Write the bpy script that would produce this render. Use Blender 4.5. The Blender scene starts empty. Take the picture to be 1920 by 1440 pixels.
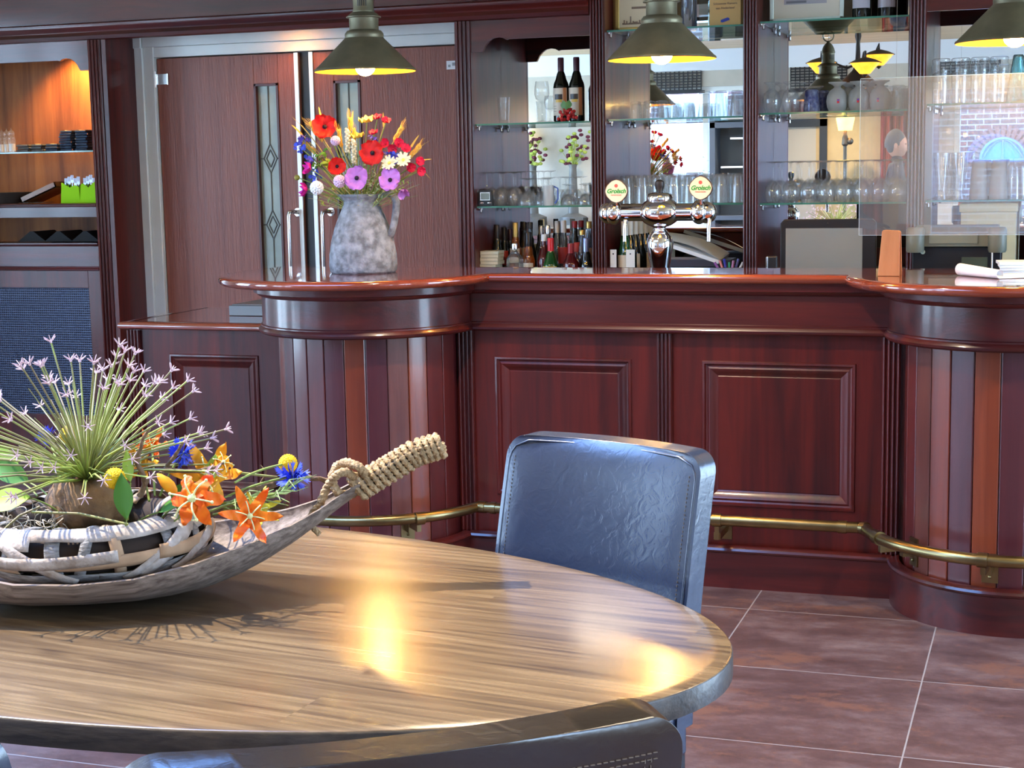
import bpy, math, random
from math import sin, cos, pi, radians as rad
from mathutils import Vector as V, Matrix
random.seed(7)
C = bpy.context.scene.collection
S = bpy.context.scene
# ---------------- camera ----------------
FPX = 2974.82507
RC = [[0.9465263771146919, 0.3220828100445062, -0.018721135114374853],
      [-0.026391099189618586, 0.1351289615882004, 0.9904764881730705],
      [0.32154521814155446, -0.9370180506339936, 0.13640324584250532]]
CAMZ = 1.52
cd = bpy.data.cameras.new('camera'); cam = bpy.data.objects.new('camera', cd); C.objects.link(cam)
cd.sensor_width = 36; cd.sensor_fit = 'HORIZONTAL'; cd.lens = FPX * 36 / 1920; cd.clip_start = .05; cd.clip_end = 200
cam.matrix_world = Matrix.Translation((0, 0, CAMZ)) @ Matrix([[RC[0][0], RC[1][0], RC[2][0]], [RC[0][1], RC[1][1], RC[2][1]], [RC[0][2], RC[1][2], RC[2][2]]]).to_4x4()
S.camera = cam
# ---------------- world, sun, exposure ----------------
w = bpy.data.worlds.new('daylight'); S.world = w; w.use_nodes = True
nt = w.node_tree; bg = nt.nodes['Background']
tc = nt.nodes.new('ShaderNodeTexCoord'); sx = nt.nodes.new('ShaderNodeSeparateXYZ'); cr = nt.nodes.new('ShaderNodeValToRGB')
nt.links.new(tc.outputs['Generated'], sx.inputs[0]); nt.links.new(sx.outputs[2], cr.inputs[0]); nt.links.new(cr.outputs[0], bg.inputs[0])
cr.color_ramp.elements[0].position = 0; cr.color_ramp.elements[0].color = (.56, .75, 1, 1)
cr.color_ramp.elements[1].position = .6; cr.color_ramp.elements[1].color = (.2, .42, 1, 1)
bg.inputs[1].default_value = 8.5
sun = bpy.data.lights.new('sun', 'SUN'); sun.energy = 5.4; sun.angle = rad(.6); sun.color = (1, .86, .66)
so = bpy.data.objects.new('sun', sun); C.objects.link(so); so.location = (-8, 2, 12)
so.rotation_euler = V((.16, .0, -.25)).to_track_quat('-Z', 'Y').to_euler()
S.view_settings.view_transform = 'Standard'; S.view_settings.look = 'None'; S.view_settings.gamma = 1
S.view_settings.use_curve_mapping = False; S.view_settings.exposure = 1.15
try:
    cy = S.cycles; cy.max_bounces = 10; cy.diffuse_bounces = 4; cy.glossy_bounces = 5; cy.transmission_bounces = 8; cy.transparent_max_bounces = 40
    cy.sample_clamp_indirect = 6; cy.blur_glossy = .6
except Exception: pass
def portal(loc, size, aim):
    l = bpy.data.lights.new('portal', 'AREA'); l.shape = 'RECTANGLE'; l.size, l.size_y = size
    l.cycles.is_portal = True
    o = bpy.data.objects.new('window_portal', l); C.objects.link(o); o.location = loc
    o.rotation_euler = V(aim).to_track_quat('-Z', 'Z').to_euler()
def lamp(loc, energy, col, r=.03, kind='POINT', aim=(0, 0, -1), ang=1.6, blend=.6):
    l = bpy.data.lights.new('bulb_light', kind); l.energy = energy; l.color = col; l.shadow_soft_size = r
    if kind == 'SPOT': l.spot_size = ang; l.spot_blend = blend
    o = bpy.data.objects.new('bulb_light', l); C.objects.link(o); o.location = loc
    if kind == 'SPOT': o.rotation_euler = V(aim).to_track_quat('-Z', 'Y').to_euler()
    return o
# ---------------- helpers ----------------
def at(x, y, Y):
    """point on the plane Y=const seen at photo pixel (x, y)"""
    d = [sum(RC[k][j] * v for k, v in enumerate(((x - 960) / FPX, -(y - 720) / FPX, -1.0))) for j in range(3)]
    t = Y / d[1]; return V((d[0] * t, Y, CAMZ + d[2] * t))
class M:
    def __init__(s, off=(0, 0, 0)): s.v = []; s.f = []; s.m = []; s.o = V(off)
    def add(s, vs, fs, m=0, T=None):
        b = len(s.v)
        for p in vs:
            p = V(p)
            if T is not None: p = T @ p
            s.v.append(p - s.o)
        for f in fs: s.f.append([i + b for i in f]); s.m.append(m)
        return s
    def box(s, a, b, m=0, T=None):
        x0, y0, z0 = a; x1, y1, z1 = b
        if x0 > x1: x0, x1 = x1, x0
        if y0 > y1: y0, y1 = y1, y0
        if z0 > z1: z0, z1 = z1, z0
        vs = [(x0, y0, z0), (x1, y0, z0), (x1, y1, z0), (x0, y1, z0), (x0, y0, z1), (x1, y0, z1), (x1, y1, z1), (x0, y1, z1)]
        return s.add(vs, [(0, 3, 2, 1), (4, 5, 6, 7), (0, 1, 5, 4), (1, 2, 6, 5), (2, 3, 7, 6), (3, 0, 4, 7)], m, T)
    def lathe(s, pr, n=24, c=(0, 0, 0), m=0, a0=0, a1=2 * pi, T=None, cap=True):
        full = abs(a1 - a0) > 6.28; k = n if full else n + 1; vs = []; fs = []
        for r, z in pr:
            for i in range(k):
                a = a0 + (a1 - a0) * i / n; vs.append((c[0] + r * cos(a), c[1] + r * sin(a), c[2] + z))
        for j in range(len(pr) - 1):
            for i in range(n):
                i2 = (i + 1) % k; fs.append((j * k + i, j * k + i2, (j + 1) * k + i2, (j + 1) * k + i))
        if full and cap and tuple(pr[0]) != tuple(pr[-1]):
            if pr[0][0] > 1e-4: fs.append(tuple(reversed(range(k))))
            if pr[-1][0] > 1e-4: fs.append(tuple((len(pr) - 1) * k + i for i in range(k)))
        return s.add(vs, fs, m, T)
    def tube(s, pts, r, n=8, m=0, cap=True, closed=False, flat=1.0):
        pts = [V(p) for p in pts]; L = len(pts); rs = r if isinstance(r, (list, tuple)) else [r] * L
        vs = []; fs = []; t0 = (pts[1] - pts[0]).normalized()
        u = t0.orthogonal().normalized()
        for i, p in enumerate(pts):
            if closed: t = (pts[(i + 1) % L] - pts[i - 1]).normalized()
            else: t = (pts[min(i + 1, L - 1)] - pts[max(i - 1, 0)]).normalized()
            if t.length < .5: t = t0
            u = (u - t * u.dot(t)); u = u.normalized() if u.length > 1e-6 else t.orthogonal().normalized()
            w_ = t.cross(u)
            for k in range(n):
                a = 2 * pi * k / n; vs.append(p + u * (rs[i] * cos(a)) + w_ * (rs[i] * flat * sin(a)))
        for i in range(L if closed else L - 1):
            j = (i + 1) % L
            for k in range(n): fs.append((i * n + k, i * n + (k + 1) % n, j * n + (k + 1) % n, j * n + k))
        if cap and not closed: fs.append(tuple(reversed(range(n)))); fs.append(tuple((L - 1) * n + k for k in range(n)))
        return s.add(vs, fs, m)
    def ext(s, poly, axis, a, b, m=0, T=None):
        """extrude a 2D polygon along axis x/y/z"""
        n = len(poly)
        def P(p, h): return (h, p[0], p[1]) if axis == 'x' else ((p[0], h, p[1]) if axis == 'y' else (p[0], p[1], h))
        vs = [P(p, a) for p in poly] + [P(p, b) for p in poly]
        fs = [tuple(range(n)), tuple(range(2 * n - 1, n - 1, -1))] + [(i, i + n, (i + 1) % n + n, (i + 1) % n) for i in range(n)]
        return s.add(vs, fs, m, T)
    def sweep(s, prof, path, m=0, closed=False):
        """sweep profile (offset to the right of travel, z) along an xy path"""
        L = len(path); n = len(prof); vs = []; fs = []
        for i, p in enumerate(path):
            a = V(path[i - 1]) if (i > 0 or closed) else None; b = V(path[(i + 1) % L]) if (i < L - 1 or closed) else None; p = V(p)
            d1 = (p - a).normalized() if a is not None else (b - p).normalized(); d2 = (b - p).normalized() if b is not None else d1
            n1 = V((d1.y, -d1.x)); n2 = V((d2.y, -d2.x)); q = (n1 + n2)
            q = q.normalized() / max(.35, q.normalized().dot(n1))
            for o, z in prof: vs.append((p.x + q.x * o, p.y + q.y * o, z))
        for i in range(L if closed else L - 1):
            j = (i + 1) % L
            for k in range(n): fs.append((i * n + k, j * n + k, j * n + (k + 1) % n, i * n + (k + 1) % n))
        if not closed: fs.append(tuple(reversed(range(n)))); fs.append(tuple((L - 1) * n + k for k in range(n)))
        return s.add(vs, fs, m)
    def grid(s, fn, nu, nv, m=0, cu=False, cv=False, T=None):
        vs = [fn(i / (nu if cu else nu - 1), j / (nv if cv else nv - 1)) for i in range(nu) for j in range(nv)]; fs = []
        for i in range(nu if cu else nu - 1):
            for j in range(nv if cv else nv - 1):
                i2 = (i + 1) % nu; j2 = (j + 1) % nv; fs.append((i * nv + j, i2 * nv + j, i2 * nv + j2, i * nv + j2))
        return s.add(vs, fs, m, T)
    def ell(s, c, r, n=14, k=9, m=0, T=None):
        r = r if isinstance(r, (list, tuple)) else (r, r, r)
        vs = [(c[0], c[1], c[2] - r[2])]; fs = []
        for j in range(1, k):
            for i in range(n):
                a = 2 * pi * i / n; b = -pi / 2 + pi * j / k; vs.append((c[0] + r[0] * cos(a) * cos(b), c[1] + r[1] * sin(a) * cos(b), c[2] + r[2] * sin(b)))
        vs.append((c[0], c[1], c[2] + r[2])); e = len(vs) - 1
        for i in range(n):
            i2 = (i + 1) % n; fs.append((0, 1 + i2, 1 + i)); fs.append((e, e - n + i, e - n + i2))
            for j in range(k - 2): fs.append((1 + j * n + i, 1 + j * n + i2, 1 + (j + 1) * n + i2, 1 + (j + 1) * n + i))
        return s.add(vs, fs, m, T)
def mesh(name, mb, mats, ang=35):
    me = bpy.data.meshes.new(name); me.from_pydata([tuple(p) for p in mb.v], [], mb.f)
    for m in (mats if isinstance(mats, (list, tuple)) else [mats]): me.materials.append(m)
    me.polygons.foreach_set('material_index', mb.m); me.polygons.foreach_set('use_smooth', [True] * len(mb.f))
    me.update()
    try: me.set_sharp_from_angle(angle=rad(ang))
    except Exception: pass
    return me
def tag(o, label=None, cat=None, group=None, kind=None):
    if label: o['label'] = label
    if cat: o['category'] = cat
    if group: o['group'] = group
    if kind: o['kind'] = kind
    return o
def thing(name, label, cat, loc=(0, 0, 0), group=None, rz=0):
    o = bpy.data.objects.new(name, None); C.objects.link(o); o.location = loc; o.rotation_euler = (0, 0, rz); o.empty_display_size = .05
    return tag(o, label, cat, group)
def ob(name, mb, mats, parent=None, loc=(0, 0, 0), bev=0, ang=35, label=None, fix=True):
    o = bpy.data.objects.new(name, mesh(name, mb, mats, ang)); C.objects.link(o); o.location = loc
    if parent is not None: o.parent = parent
    if fix and len(mb.f) < 20000:
        import bmesh
        bm = bmesh.new(); bm.from_mesh(o.data); bmesh.ops.recalc_face_normals(bm, faces=bm.faces); bm.to_mesh(o.data); bm.free()
    if bev:
        b = o.modifiers.new('bevel', 'BEVEL'); b.width = bev; b.segments = 2; b.limit_method = 'ANGLE'; b.angle_limit = rad(40); b.harden_normals = True
    if label: o['label'] = label
    return o
def one(name, mb, mats, label, cat, loc=(0, 0, 0), group=None, rz=0, **k):
    o = ob(name, mb, mats, None, loc, **k); o.rotation_euler = (0, 0, rz); return tag(o, label, cat, group)
def struct(name, mb, mats, parent=None, **k):
    o = ob(name, mb, mats, parent, **k)
    if parent is None: o['kind'] = 'structure'
    return o
def dup(o, loc, rz=None, label=None, group=None, scale=None):
    def cp(a, par):
        c = a.copy(); C.objects.link(c)
        if par is not None: c.parent = par; c.matrix_parent_inverse = a.matrix_parent_inverse
        for ch in list(kids.get(a.name, [])): cp(ch, c)
        return c
    kids = {}
    for a in [o] + list(o.children_recursive):
        if a.parent: kids.setdefault(a.parent.name, []).append(a)
    r = cp(o, None); r.location = loc
    if rz is not None: r.rotation_euler = (0, 0, rz)
    if scale is not None: r.scale = (scale,) * 3 if not isinstance(scale, tuple) else scale
    if label: r['label'] = label
    if group: r['group'] = group
    return r
ORD = 'first second third fourth fifth sixth seventh eighth ninth tenth eleventh twelfth thirteenth fourteenth fifteenth'.split()
# ---------------- materials ----------------
def mat(name):
    m = bpy.data.materials.new(name); m.use_nodes = True; return m, m.node_tree, m.node_tree.nodes['Principled BSDF']
def P(name, col, rough=.5, metal=0, spec=.5, coat=0, trans=0, ior=1.45, emit=None, es=1, noise=0, nscale=8, bump=0, bscale=60, col2=None, stretch=(1, 1, 1), sss=0, sheen=0):
    m, nt, b = mat(name); b.inputs['Base Color'].default_value = (*col, 1); b.inputs['Roughness'].default_value = rough
    b.inputs['Metallic'].default_value = metal; b.inputs['Specular IOR Level'].default_value = spec; b.inputs['Coat Weight'].default_value = coat
    b.inputs['Coat Roughness'].default_value = .12
    b.inputs['Transmission Weight'].default_value = trans; b.inputs['IOR'].default_value = ior
    if emit: b.inputs['Emission Color'].default_value = (*emit, 1); b.inputs['Emission Strength'].default_value = es
    if sss: b.inputs['Subsurface Weight'].default_value = sss; b.inputs['Subsurface Radius'].default_value = (.02, .01, .005)
    if noise or bump:
        tc = nt.nodes.new('ShaderNodeTexCoord'); mp = nt.nodes.new('ShaderNodeMapping'); mp.inputs['Scale'].default_value = stretch
        nt.links.new(tc.outputs['Object'], mp.inputs[0])
    if noise:
        n = nt.nodes.new('ShaderNodeTexNoise'); n.inputs['Scale'].default_value = nscale; n.inputs['Detail'].default_value = 6
        nt.links.new(mp.outputs[0], n.inputs['Vector']); r = nt.nodes.new('ShaderNodeValToRGB'); nt.links.new(n.outputs[0], r.inputs[0])
        c2 = col2 or tuple(c * (1 - noise) for c in col)
        r.color_ramp.elements[0].position = .35; r.color_ramp.elements[0].color = (*c2, 1); r.color_ramp.elements[1].position = .65; r.color_ramp.elements[1].color = (*col, 1)
        nt.links.new(r.outputs[0], b.inputs['Base Color'])
    if bump:
        n = nt.nodes.new('ShaderNodeTexNoise'); n.inputs['Scale'].default_value = bscale; n.inputs['Detail'].default_value = 4
        nt.links.new(mp.outputs[0], n.inputs['Vector']); bp = nt.nodes.new('ShaderNodeBump'); bp.inputs['Strength'].default_value = bump; bp.inputs['Distance'].default_value = .01
        nt.links.new(n.outputs[0], bp.inputs['Height']); nt.links.new(bp.outputs[0], b.inputs['Normal'])
    return m
def wood(name, c1, c2, axis='z', rough=.3, coat=.3, bump=.15, sc=1.0, spec=.5, str_=14, pore=None, c3=None, coatr=.12, dist=.6):
    m, nt, b = mat(name); tc = nt.nodes.new('ShaderNodeTexCoord'); mp = nt.nodes.new('ShaderNodeMapping')
    s = [str_ * sc] * 3; s['xyz'.index(axis)] = .9 * sc; mp.inputs['Scale'].default_value = s
    nt.links.new(tc.outputs['Object'], mp.inputs[0])
    n = nt.nodes.new('ShaderNodeTexNoise'); n.inputs['Scale'].default_value = 1; n.inputs['Detail'].default_value = 7; n.inputs['Roughness'].default_value = .62; n.inputs['Distortion'].default_value = dist
    nt.links.new(mp.outputs[0], n.inputs['Vector']); r = nt.nodes.new('ShaderNodeValToRGB'); nt.links.new(n.outputs[0], r.inputs[0])
    e = r.color_ramp.elements; e[0].position = .32; e[0].color = (*c2, 1); e[1].position = .68; e[1].color = (*c1, 1)
    if c3: q = e.new(.5); q.color = (*c3, 1)
    nt.links.new(r.outputs[0], b.inputs['Base Color'])
    n2 = nt.nodes.new('ShaderNodeTexNoise'); n2.inputs['Scale'].default_value = 9; n2.inputs['Detail'].default_value = 3; mp2 = nt.nodes.new('ShaderNodeMapping')
    s2 = [16] * 3; s2['xyz'.index(axis)] = 1.2; mp2.inputs['Scale'].default_value = s2; nt.links.new(tc.outputs['Object'], mp2.inputs[0]); nt.links.new(mp2.outputs[0], n2.inputs['Vector'])
    bp = nt.nodes.new('ShaderNodeBump'); bp.inputs['Strength'].default_value = bump; bp.inputs['Distance'].default_value = .004
    nt.links.new(n2.outputs[0], bp.inputs['Height']); nt.links.new(bp.outputs[0], b.inputs['Normal'])
    b.inputs['Roughness'].default_value = rough; b.inputs['Coat Weight'].default_value = coat; b.inputs['Coat Roughness'].default_value = coatr; b.inputs['Specular IOR Level'].default_value = spec
    return m
MAHz = wood('mahogany_upright', (.115, .011, .007), (.034, .005, .005), 'z', coat=.25, rough=.33, spec=.35, bump=.1)
MAHx = wood('mahogany_lying', (.11, .012, .008), (.034, .005, .005), 'x', coat=.5, rough=.33, spec=.35, bump=.1)
MAHy = wood('mahogany_deep', (.12, .016, .013), (.038, .007, .009), 'y')
TOPW = wood('polished_bar_top', (.30, .055, .02), (.14, .02, .01), 'x', rough=.12, coat=1, bump=.03, coatr=.03)
NICHE = wood('niche_veneer', (.42, .15, .035), (.15, .045, .010), 'z', rough=.45, coat=0, sc=.8, spec=.25)
DOORW = wood('door_veneer', (.30, .085, .046), (.18, .044, .026), 'z', rough=.36, coat=.1, spec=.35, bump=.5, str_=60, coatr=.3)
STAVES = []
for i, (a, b_) in enumerate([((.20, .035, .012), (.11, .018, .008)), ((.085, .012, .014), (.05, .008, .010)), ((.12, .018, .014), (.07, .01, .01)), ((.16, .05, .035), (.09, .026, .02)), ((.09, .018, .02), (.055, .01, .014)), ((.24, .05, .016), (.13, .022, .008))]):  # real stave tones; the pale brown one also paints a highlight
    STAVES.append(wood('stave_tone', a, b_, 'z', rough=.3, coat=.3, bump=.1))
TABLE = wood('table_oak', (.42, .24, .105), (.13, .065, .032), 'x', rough=.3, coat=.25, bump=.12, str_=22, c3=(.30, .165, .072), coatr=.22)
EDGE = wood('table_edge_shaded_oak', (.065, .055, .045), (.016, .014, .014), 'x', rough=.4, coat=.1, str_=40)  # shade beside the sunlit top is put into the edge colour
OFFW = P('white_paint', (.72, .74, .7), .35, coat=.2, noise=.06)
WALLC = P('plaster_warm_grey', (.48, .45, .38), .8, noise=.08, bump=.03)
BEIGE = P('plaster_ochre', (.5, .38, .2), .8, noise=.08)
CEILW = wood('ceiling_pine', (.62, .47, .26), (.42, .29, .14), 'x', rough=.5, coat=.05, str_=26)
BRASS = P('aged_brass', (.33, .25, .11), .28, 1, noise=.3, nscale=12)
GUN = P('antique_bronze_metal', (.23, .21, .13), .45, .6, noise=.35, nscale=9, bump=.05)
GOLDI = P('gold_inner', (.85, .42, .035), .5, .1)
CHROME = P('chrome', (.85, .85, .87), .04, 1)
STEEL = P('brushed_steel', (.7, .7, .7), .22, 1)
MIRR = P('mirror_glass', (.93, .95, .94), .0, 1)
BLACK = P('black_plastic', (.012, .012, .014), .35)
DGREY = P('dark_grey_plastic', (.05, .055, .05), .4, noise=.1)
OLIVE = P('grey_olive_plastic', (.16, .17, .13), .42, noise=.1)
def leather(name, c):
    m, nt, b = mat(name); b.inputs['Base Color'].default_value = (*c, 1); b.inputs['Roughness'].default_value = .27; b.inputs['Specular IOR Level'].default_value = .9
    tc = nt.nodes.new('ShaderNodeTexCoord'); v = nt.nodes.new('ShaderNodeTexNoise'); v.inputs['Scale'].default_value = 38; v.inputs['Detail'].default_value = 8; v.inputs['Distortion'].default_value = 1.2
    nt.links.new(tc.outputs['Object'], v.inputs['Vector']); n2 = nt.nodes.new('ShaderNodeTexNoise'); n2.inputs['Scale'].default_value = 5; nt.links.new(tc.outputs['Object'], n2.inputs['Vector'])
    ad = nt.nodes.new('ShaderNodeMath'); ad.operation = 'MULTIPLY_ADD'; ad.inputs[1].default_value = .35; nt.links.new(v.outputs[0], ad.inputs[0]); nt.links.new(n2.outputs[0], ad.inputs[2])
    bp = nt.nodes.new('ShaderNodeBump'); bp.inputs['Strength'].default_value = .35; bp.inputs['Distance'].default_value = .006
    nt.links.new(ad.outputs[0], bp.inputs['Height']); nt.links.new(bp.outputs[0], b.inputs['Normal']); return m
LEATH = leather('dark_leather', (.012, .022, .05)); LEATB = leather('dark_brown_leather', (.022, .014, .01))  # black leather; the blue tint stands in for reflected sky
THREAD = P('stitch_thread', (.14, .12, .10), .7)
GLASS = P('drinking_glass', (.97, .99, .98), .0, trans=1, ior=1.28)
FROST = P('frosted_glass', (.8, .8, .76), .35, trans=.75, ior=1.3)
AMBERG = P('amber_shade_glass', (.8, .35, .03), .4, emit=(1, .33, .02), es=1.1, noise=.5, nscale=14, col2=(.5, .14, .01))
def thin(name, col, alpha, rough=0.0, boost=1.0):
    """thin clear sheet: mostly see-through with a real fresnel gloss"""
    m = bpy.data.materials.new(name); m.use_nodes = True; nt = m.node_tree; nt.nodes.clear()
    o = nt.nodes.new('ShaderNodeOutputMaterial'); t = nt.nodes.new('ShaderNodeBsdfTransparent'); t.inputs[0].default_value = (*col, 1)
    g = nt.nodes.new('ShaderNodeBsdfGlossy'); g.inputs['Roughness'].default_value = rough; fr = nt.nodes.new('ShaderNodeLayerWeight'); fr.inputs[0].default_value = .5; pw = nt.nodes.new('ShaderNodeMath'); pw.operation = 'POWER'; pw.inputs[1].default_value = 4; nt.links.new(fr.outputs['Facing'], pw.inputs[0]); pa = nt.nodes.new('ShaderNodeMath'); pa.operation = 'MULTIPLY_ADD'; pa.inputs[1].default_value = .5; pa.inputs[2].default_value = .045; nt.links.new(pw.outputs[0], pa.inputs[0])
    mu = nt.nodes.new('ShaderNodeMath'); mu.operation = 'MULTIPLY'; mu.inputs[1].default_value = boost; mu.use_clamp = True; nt.links.new(pa.outputs[0], mu.inputs[0])
    mx = nt.nodes.new('ShaderNodeMixShader'); nt.links.new(mu.outputs[0], mx.inputs[0]); nt.links.new(t.outputs[0], mx.inputs[1]); nt.links.new(g.outputs[0], mx.inputs[2])
    if alpha > 0:
        d = nt.nodes.new('ShaderNodeBsdfDiffuse'); d.inputs[0].default_value = (.8, .85, .9, 1); m2 = nt.nodes.new('ShaderNodeMixShader'); m2.inputs[0].default_value = alpha  # diffuse haze mixed in to lighten the glass as daylight would
        nt.links.new(mx.outputs[0], m2.inputs[1]); nt.links.new(d.outputs[0], m2.inputs[2]); nt.links.new(m2.outputs[0], o.inputs[0])
    else: nt.links.new(mx.outputs[0], o.inputs[0])
    return m
THING = thin('thin_glassware', (.985, .99, .99), .045, boost=1.1); GLASS = thin('thick_glassware', (.97, .98, .98), .07, boost=1.6); SHELFG = thin('shelf_glass', (.86, .95, .91), 0, boost=1.2); PANE = thin('window_glass', (.97, .99, .98), 0); ACRY = thin('acrylic_sheet', (.96, .97, .98), .06, boost=2.0)
SHEDGE = P('glass_edge_green', (.05, .2, .14), .1, spec=.8)
LEADG = P('obscured_glass', (.36, .42, .34), .25, trans=.1, emit=None, noise=.3, nscale=4, spec=.8)
# ---------------- room shell ----------------
YR, XL, XR, YB, ZC = -2.0, -6.8, 2.6, 7.75, 2.72
def tiles():
    m, nt, b = mat('slate_floor_tiles'); tc = nt.nodes.new('ShaderNodeTexCoord'); mp = nt.nodes.new('ShaderNodeMapping')
    mp.inputs['Location'].default_value = (.335, -.258, 0); nt.links.new(tc.outputs['Object'], mp.inputs[0])
    br = nt.nodes.new('ShaderNodeTexBrick'); br.offset = 0; br.inputs['Scale'].default_value = 1; br.inputs['Brick Width'].default_value = .624; br.inputs['Row Height'].default_value = .624
    br.inputs['Mortar Size'].default_value = .0022; br.inputs['Mortar Smooth'].default_value = 0; br.inputs['Color1'].default_value = (0, 0, 0, 1); br.inputs['Color2'].default_value = (1, 1, 1, 1); br.inputs['Mortar'].default_value = (.5, .5, .5, 1)
    nt.links.new(mp.outputs[0], br.inputs['Vector'])
    def noise(sc, det, vec, st=None):
        n = nt.nodes.new('ShaderNodeTexNoise'); n.inputs['Scale'].default_value = sc; n.inputs['Detail'].default_value = det; n.inputs['Roughness'].default_value = .78
        if st:
            q = nt.nodes.new('ShaderNodeMapping'); q.inputs['Scale'].default_value = st; nt.links.new(vec, q.inputs[0]); vec = q.outputs[0]
        nt.links.new(vec, n.inputs['Vector']); return n
    def ramp(src, pts):
        r = nt.nodes.new('ShaderNodeValToRGB'); nt.links.new(src, r.inputs[0]); e = r.color_ramp.elements
        e[0].position, e[0].color = pts[0][0], (*pts[0][1], 1); e[1].position, e[1].color = pts[-1][0], (*pts[-1][1], 1)
        for p, c in pts[1:-1]: q = e.new(p); q.color = (*c, 1)
        return r
    ad = nt.nodes.new('ShaderNodeVectorMath'); ad.operation = 'MULTIPLY_ADD'; ad.inputs[1].default_value = (7, 5, 0)
    nt.links.new(br.outputs['Color'], ad.inputs[0]); nt.links.new(tc.outputs['Object'], ad.inputs[2])
    a = noise(3.2, 12, ad.outputs[0], (1, 1.9, 1)); base = ramp(a.outputs[0], [(.3, (.045, .022, .02)), (.5, (.12, .068, .062)), (.62, (.19, .13, .12)), (.75, (.28, .21, .19))])
    c = noise(1.7, 9, ad.outputs[0], (1, 1.6, 3)); rust = ramp(c.outputs[0], [(.545, (0, 0, 0)), (.60, (.8, .8, .8))])
    mx = nt.nodes.new('ShaderNodeMix'); mx.data_type = 'RGBA'; nt.links.new(rust.outputs[0], mx.inputs[0]); nt.links.new(base.outputs[0], mx.inputs[6]); mx.inputs[7].default_value = (.21, .10, .065, 1)
    m2 = nt.nodes.new('ShaderNodeMix'); m2.data_type = 'RGBA'; nt.links.new(br.outputs['Fac'], m2.inputs[0]); nt.links.new(mx.outputs[2], m2.inputs[6]); m2.inputs[7].default_value = (.36, .34, .32, 1)
    nt.links.new(m2.outputs[2], b.inputs['Base Color']); b.inputs['Roughness'].default_value = .38
    bp = nt.nodes.new('ShaderNodeBump'); bp.inputs['Strength'].default_value = .2; bp.inputs['Distance'].default_value = .004; nt.links.new(a.outputs[0], bp.inputs['Height']); nt.links.new(bp.outputs[0], b.inputs['Normal'])
    return m
struct('floor', M().box((XL - .2, YR - .2, -.1), (XR + .2, YB + .2, 0)), tiles())
# ceiling with an added, unseen opening that lets sun onto the table
RX0, RX1, RY0, RY1 = -4.5, -1.7, 1.55, 3.2
mb = M()
for a, b_ in (((XL - .2, YR - .2), (RX0, YB + .2)), ((RX1, YR - .2), (XR + .2, YB + .2)), ((RX0, YR - .2), (RX1, RY0)), ((RX0, RY1), (RX1, YB + .2))):
    mb.box((*a, ZC), (*b_, ZC + .12))
struct('ceiling', mb, CEILW)
mb = M()
for y in (RY0, (RY0 + RY1) / 2, RY1): pass
mb.box((RX0 - .04, RY0 - .04, ZC - .015), (RX0, RY1 + .04, ZC + .13)).box((RX1, RY0 - .04, ZC - .015), (RX1 + .04, RY1 + .04, ZC + .13)).box((RX0, RY0 - .04, ZC - .015), (RX1, RY0, ZC + .13)).box((RX0, RY1, ZC - .015), (RX1, RY1 + .04, ZC + .13))
struct('window_9', mb, OFFW)  # frame of the roof opening, added to shape the sun patch
portal(((RX0 + RX1) / 2, (RY0 + RY1) / 2, ZC + .14), (RX1 - RX0, RY1 - RY0), (0, 0, -1))
def wallx(name, Y0, Y1, x0, x1, holes, m, zt=ZC, axis='y'):
    """wall slab lying along x (axis y = thickness) with rectangular holes (u0,u1,z0,z1)"""
    mb = M(); us = sorted({x0, x1, *[h[0] for h in holes], *[h[1] for h in holes]})
    for a, b_ in zip(us, us[1:]):
        zs = [0.0]; hh = sorted([(h[2], h[3]) for h in holes if h[0] < (a + b_) / 2 < h[1]]); cur = 0.0
        for z0, z1 in hh + [(zt, zt)]:
            if z0 > cur:
                if axis == 'y': mb.box((a, Y0, cur), (b_, Y1, z0))
                else: mb.box((Y0, a, cur), (Y1, b_, z0))
            cur = z1
    return struct(name, mb, m)
WF = [(-4.45, -2.85, .82, 2.33), (-1.02, 1.5, .35, 2.12)]
LW = [(-1.7, -.2, .3, 2.6), (.1, 1.5, .3, 2.6), (2.2, 3.4, .3, 2.6), (4.0, 5.3, .3, 2.6)]
RW = [(-1.4, .6, .8, 2.3), (1.3, 2.6, .8, 2.3), (4.0, 6.6, .05, 2.4)]
wallx('wall_rear', YR - .2, YR, XL - .2, XR + .2, WF, WALLC)
wallx('wall_left', XL - .2, XL, YR, YB, LW, WALLC, axis='x')
wallx('wall_right', XR, XR + .2, YR, YB, RW, WALLC, axis='x')
wallx('wall_front', 7.66, 7.75, -5.9, XR, [], WALLC)
k = 1
for (a, b_, z0, z1) in WF:
    t = thing('window_%d' % k, None, None, ((a + b_) / 2, YR - .1, z0)); t['kind'] = 'structure'; mb = M(t.location); f_ = .055
    mb.box((a, YR - .16, z0), (a + f_, YR - .04, z1)).box((b_ - f_, YR - .16, z0), (b_, YR - .04, z1)).box((a, YR - .16, z1 - f_), (b_, YR - .04, z1)).box((a, YR - .16, z0), (b_, YR - .04, z0 + f_))
    n = max(2, round((b_ - a) / .85))
    for i in range(1, n): x = a + (b_ - a) * i / n; mb.box((x - .03, YR - .15, z0), (x + .03, YR - .05, z1))
    ob('window_frame', mb, OFFW, t, bev=.003); ob('pane', M(t.location).box((a, YR - .103, z0), (b_, YR - .097, z1)), PANE, t)
    ob('window_sill', M(t.location).box((a - .05, YR - .02, z0 - .03), (b_ + .05, YR + .14, z0)), MAHx, t, bev=.003)
    portal(((a + b_) / 2, YR - .21, (z0 + z1) / 2), (b_ - a, z1 - z0), (0, 1, 0)); k += 1
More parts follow.
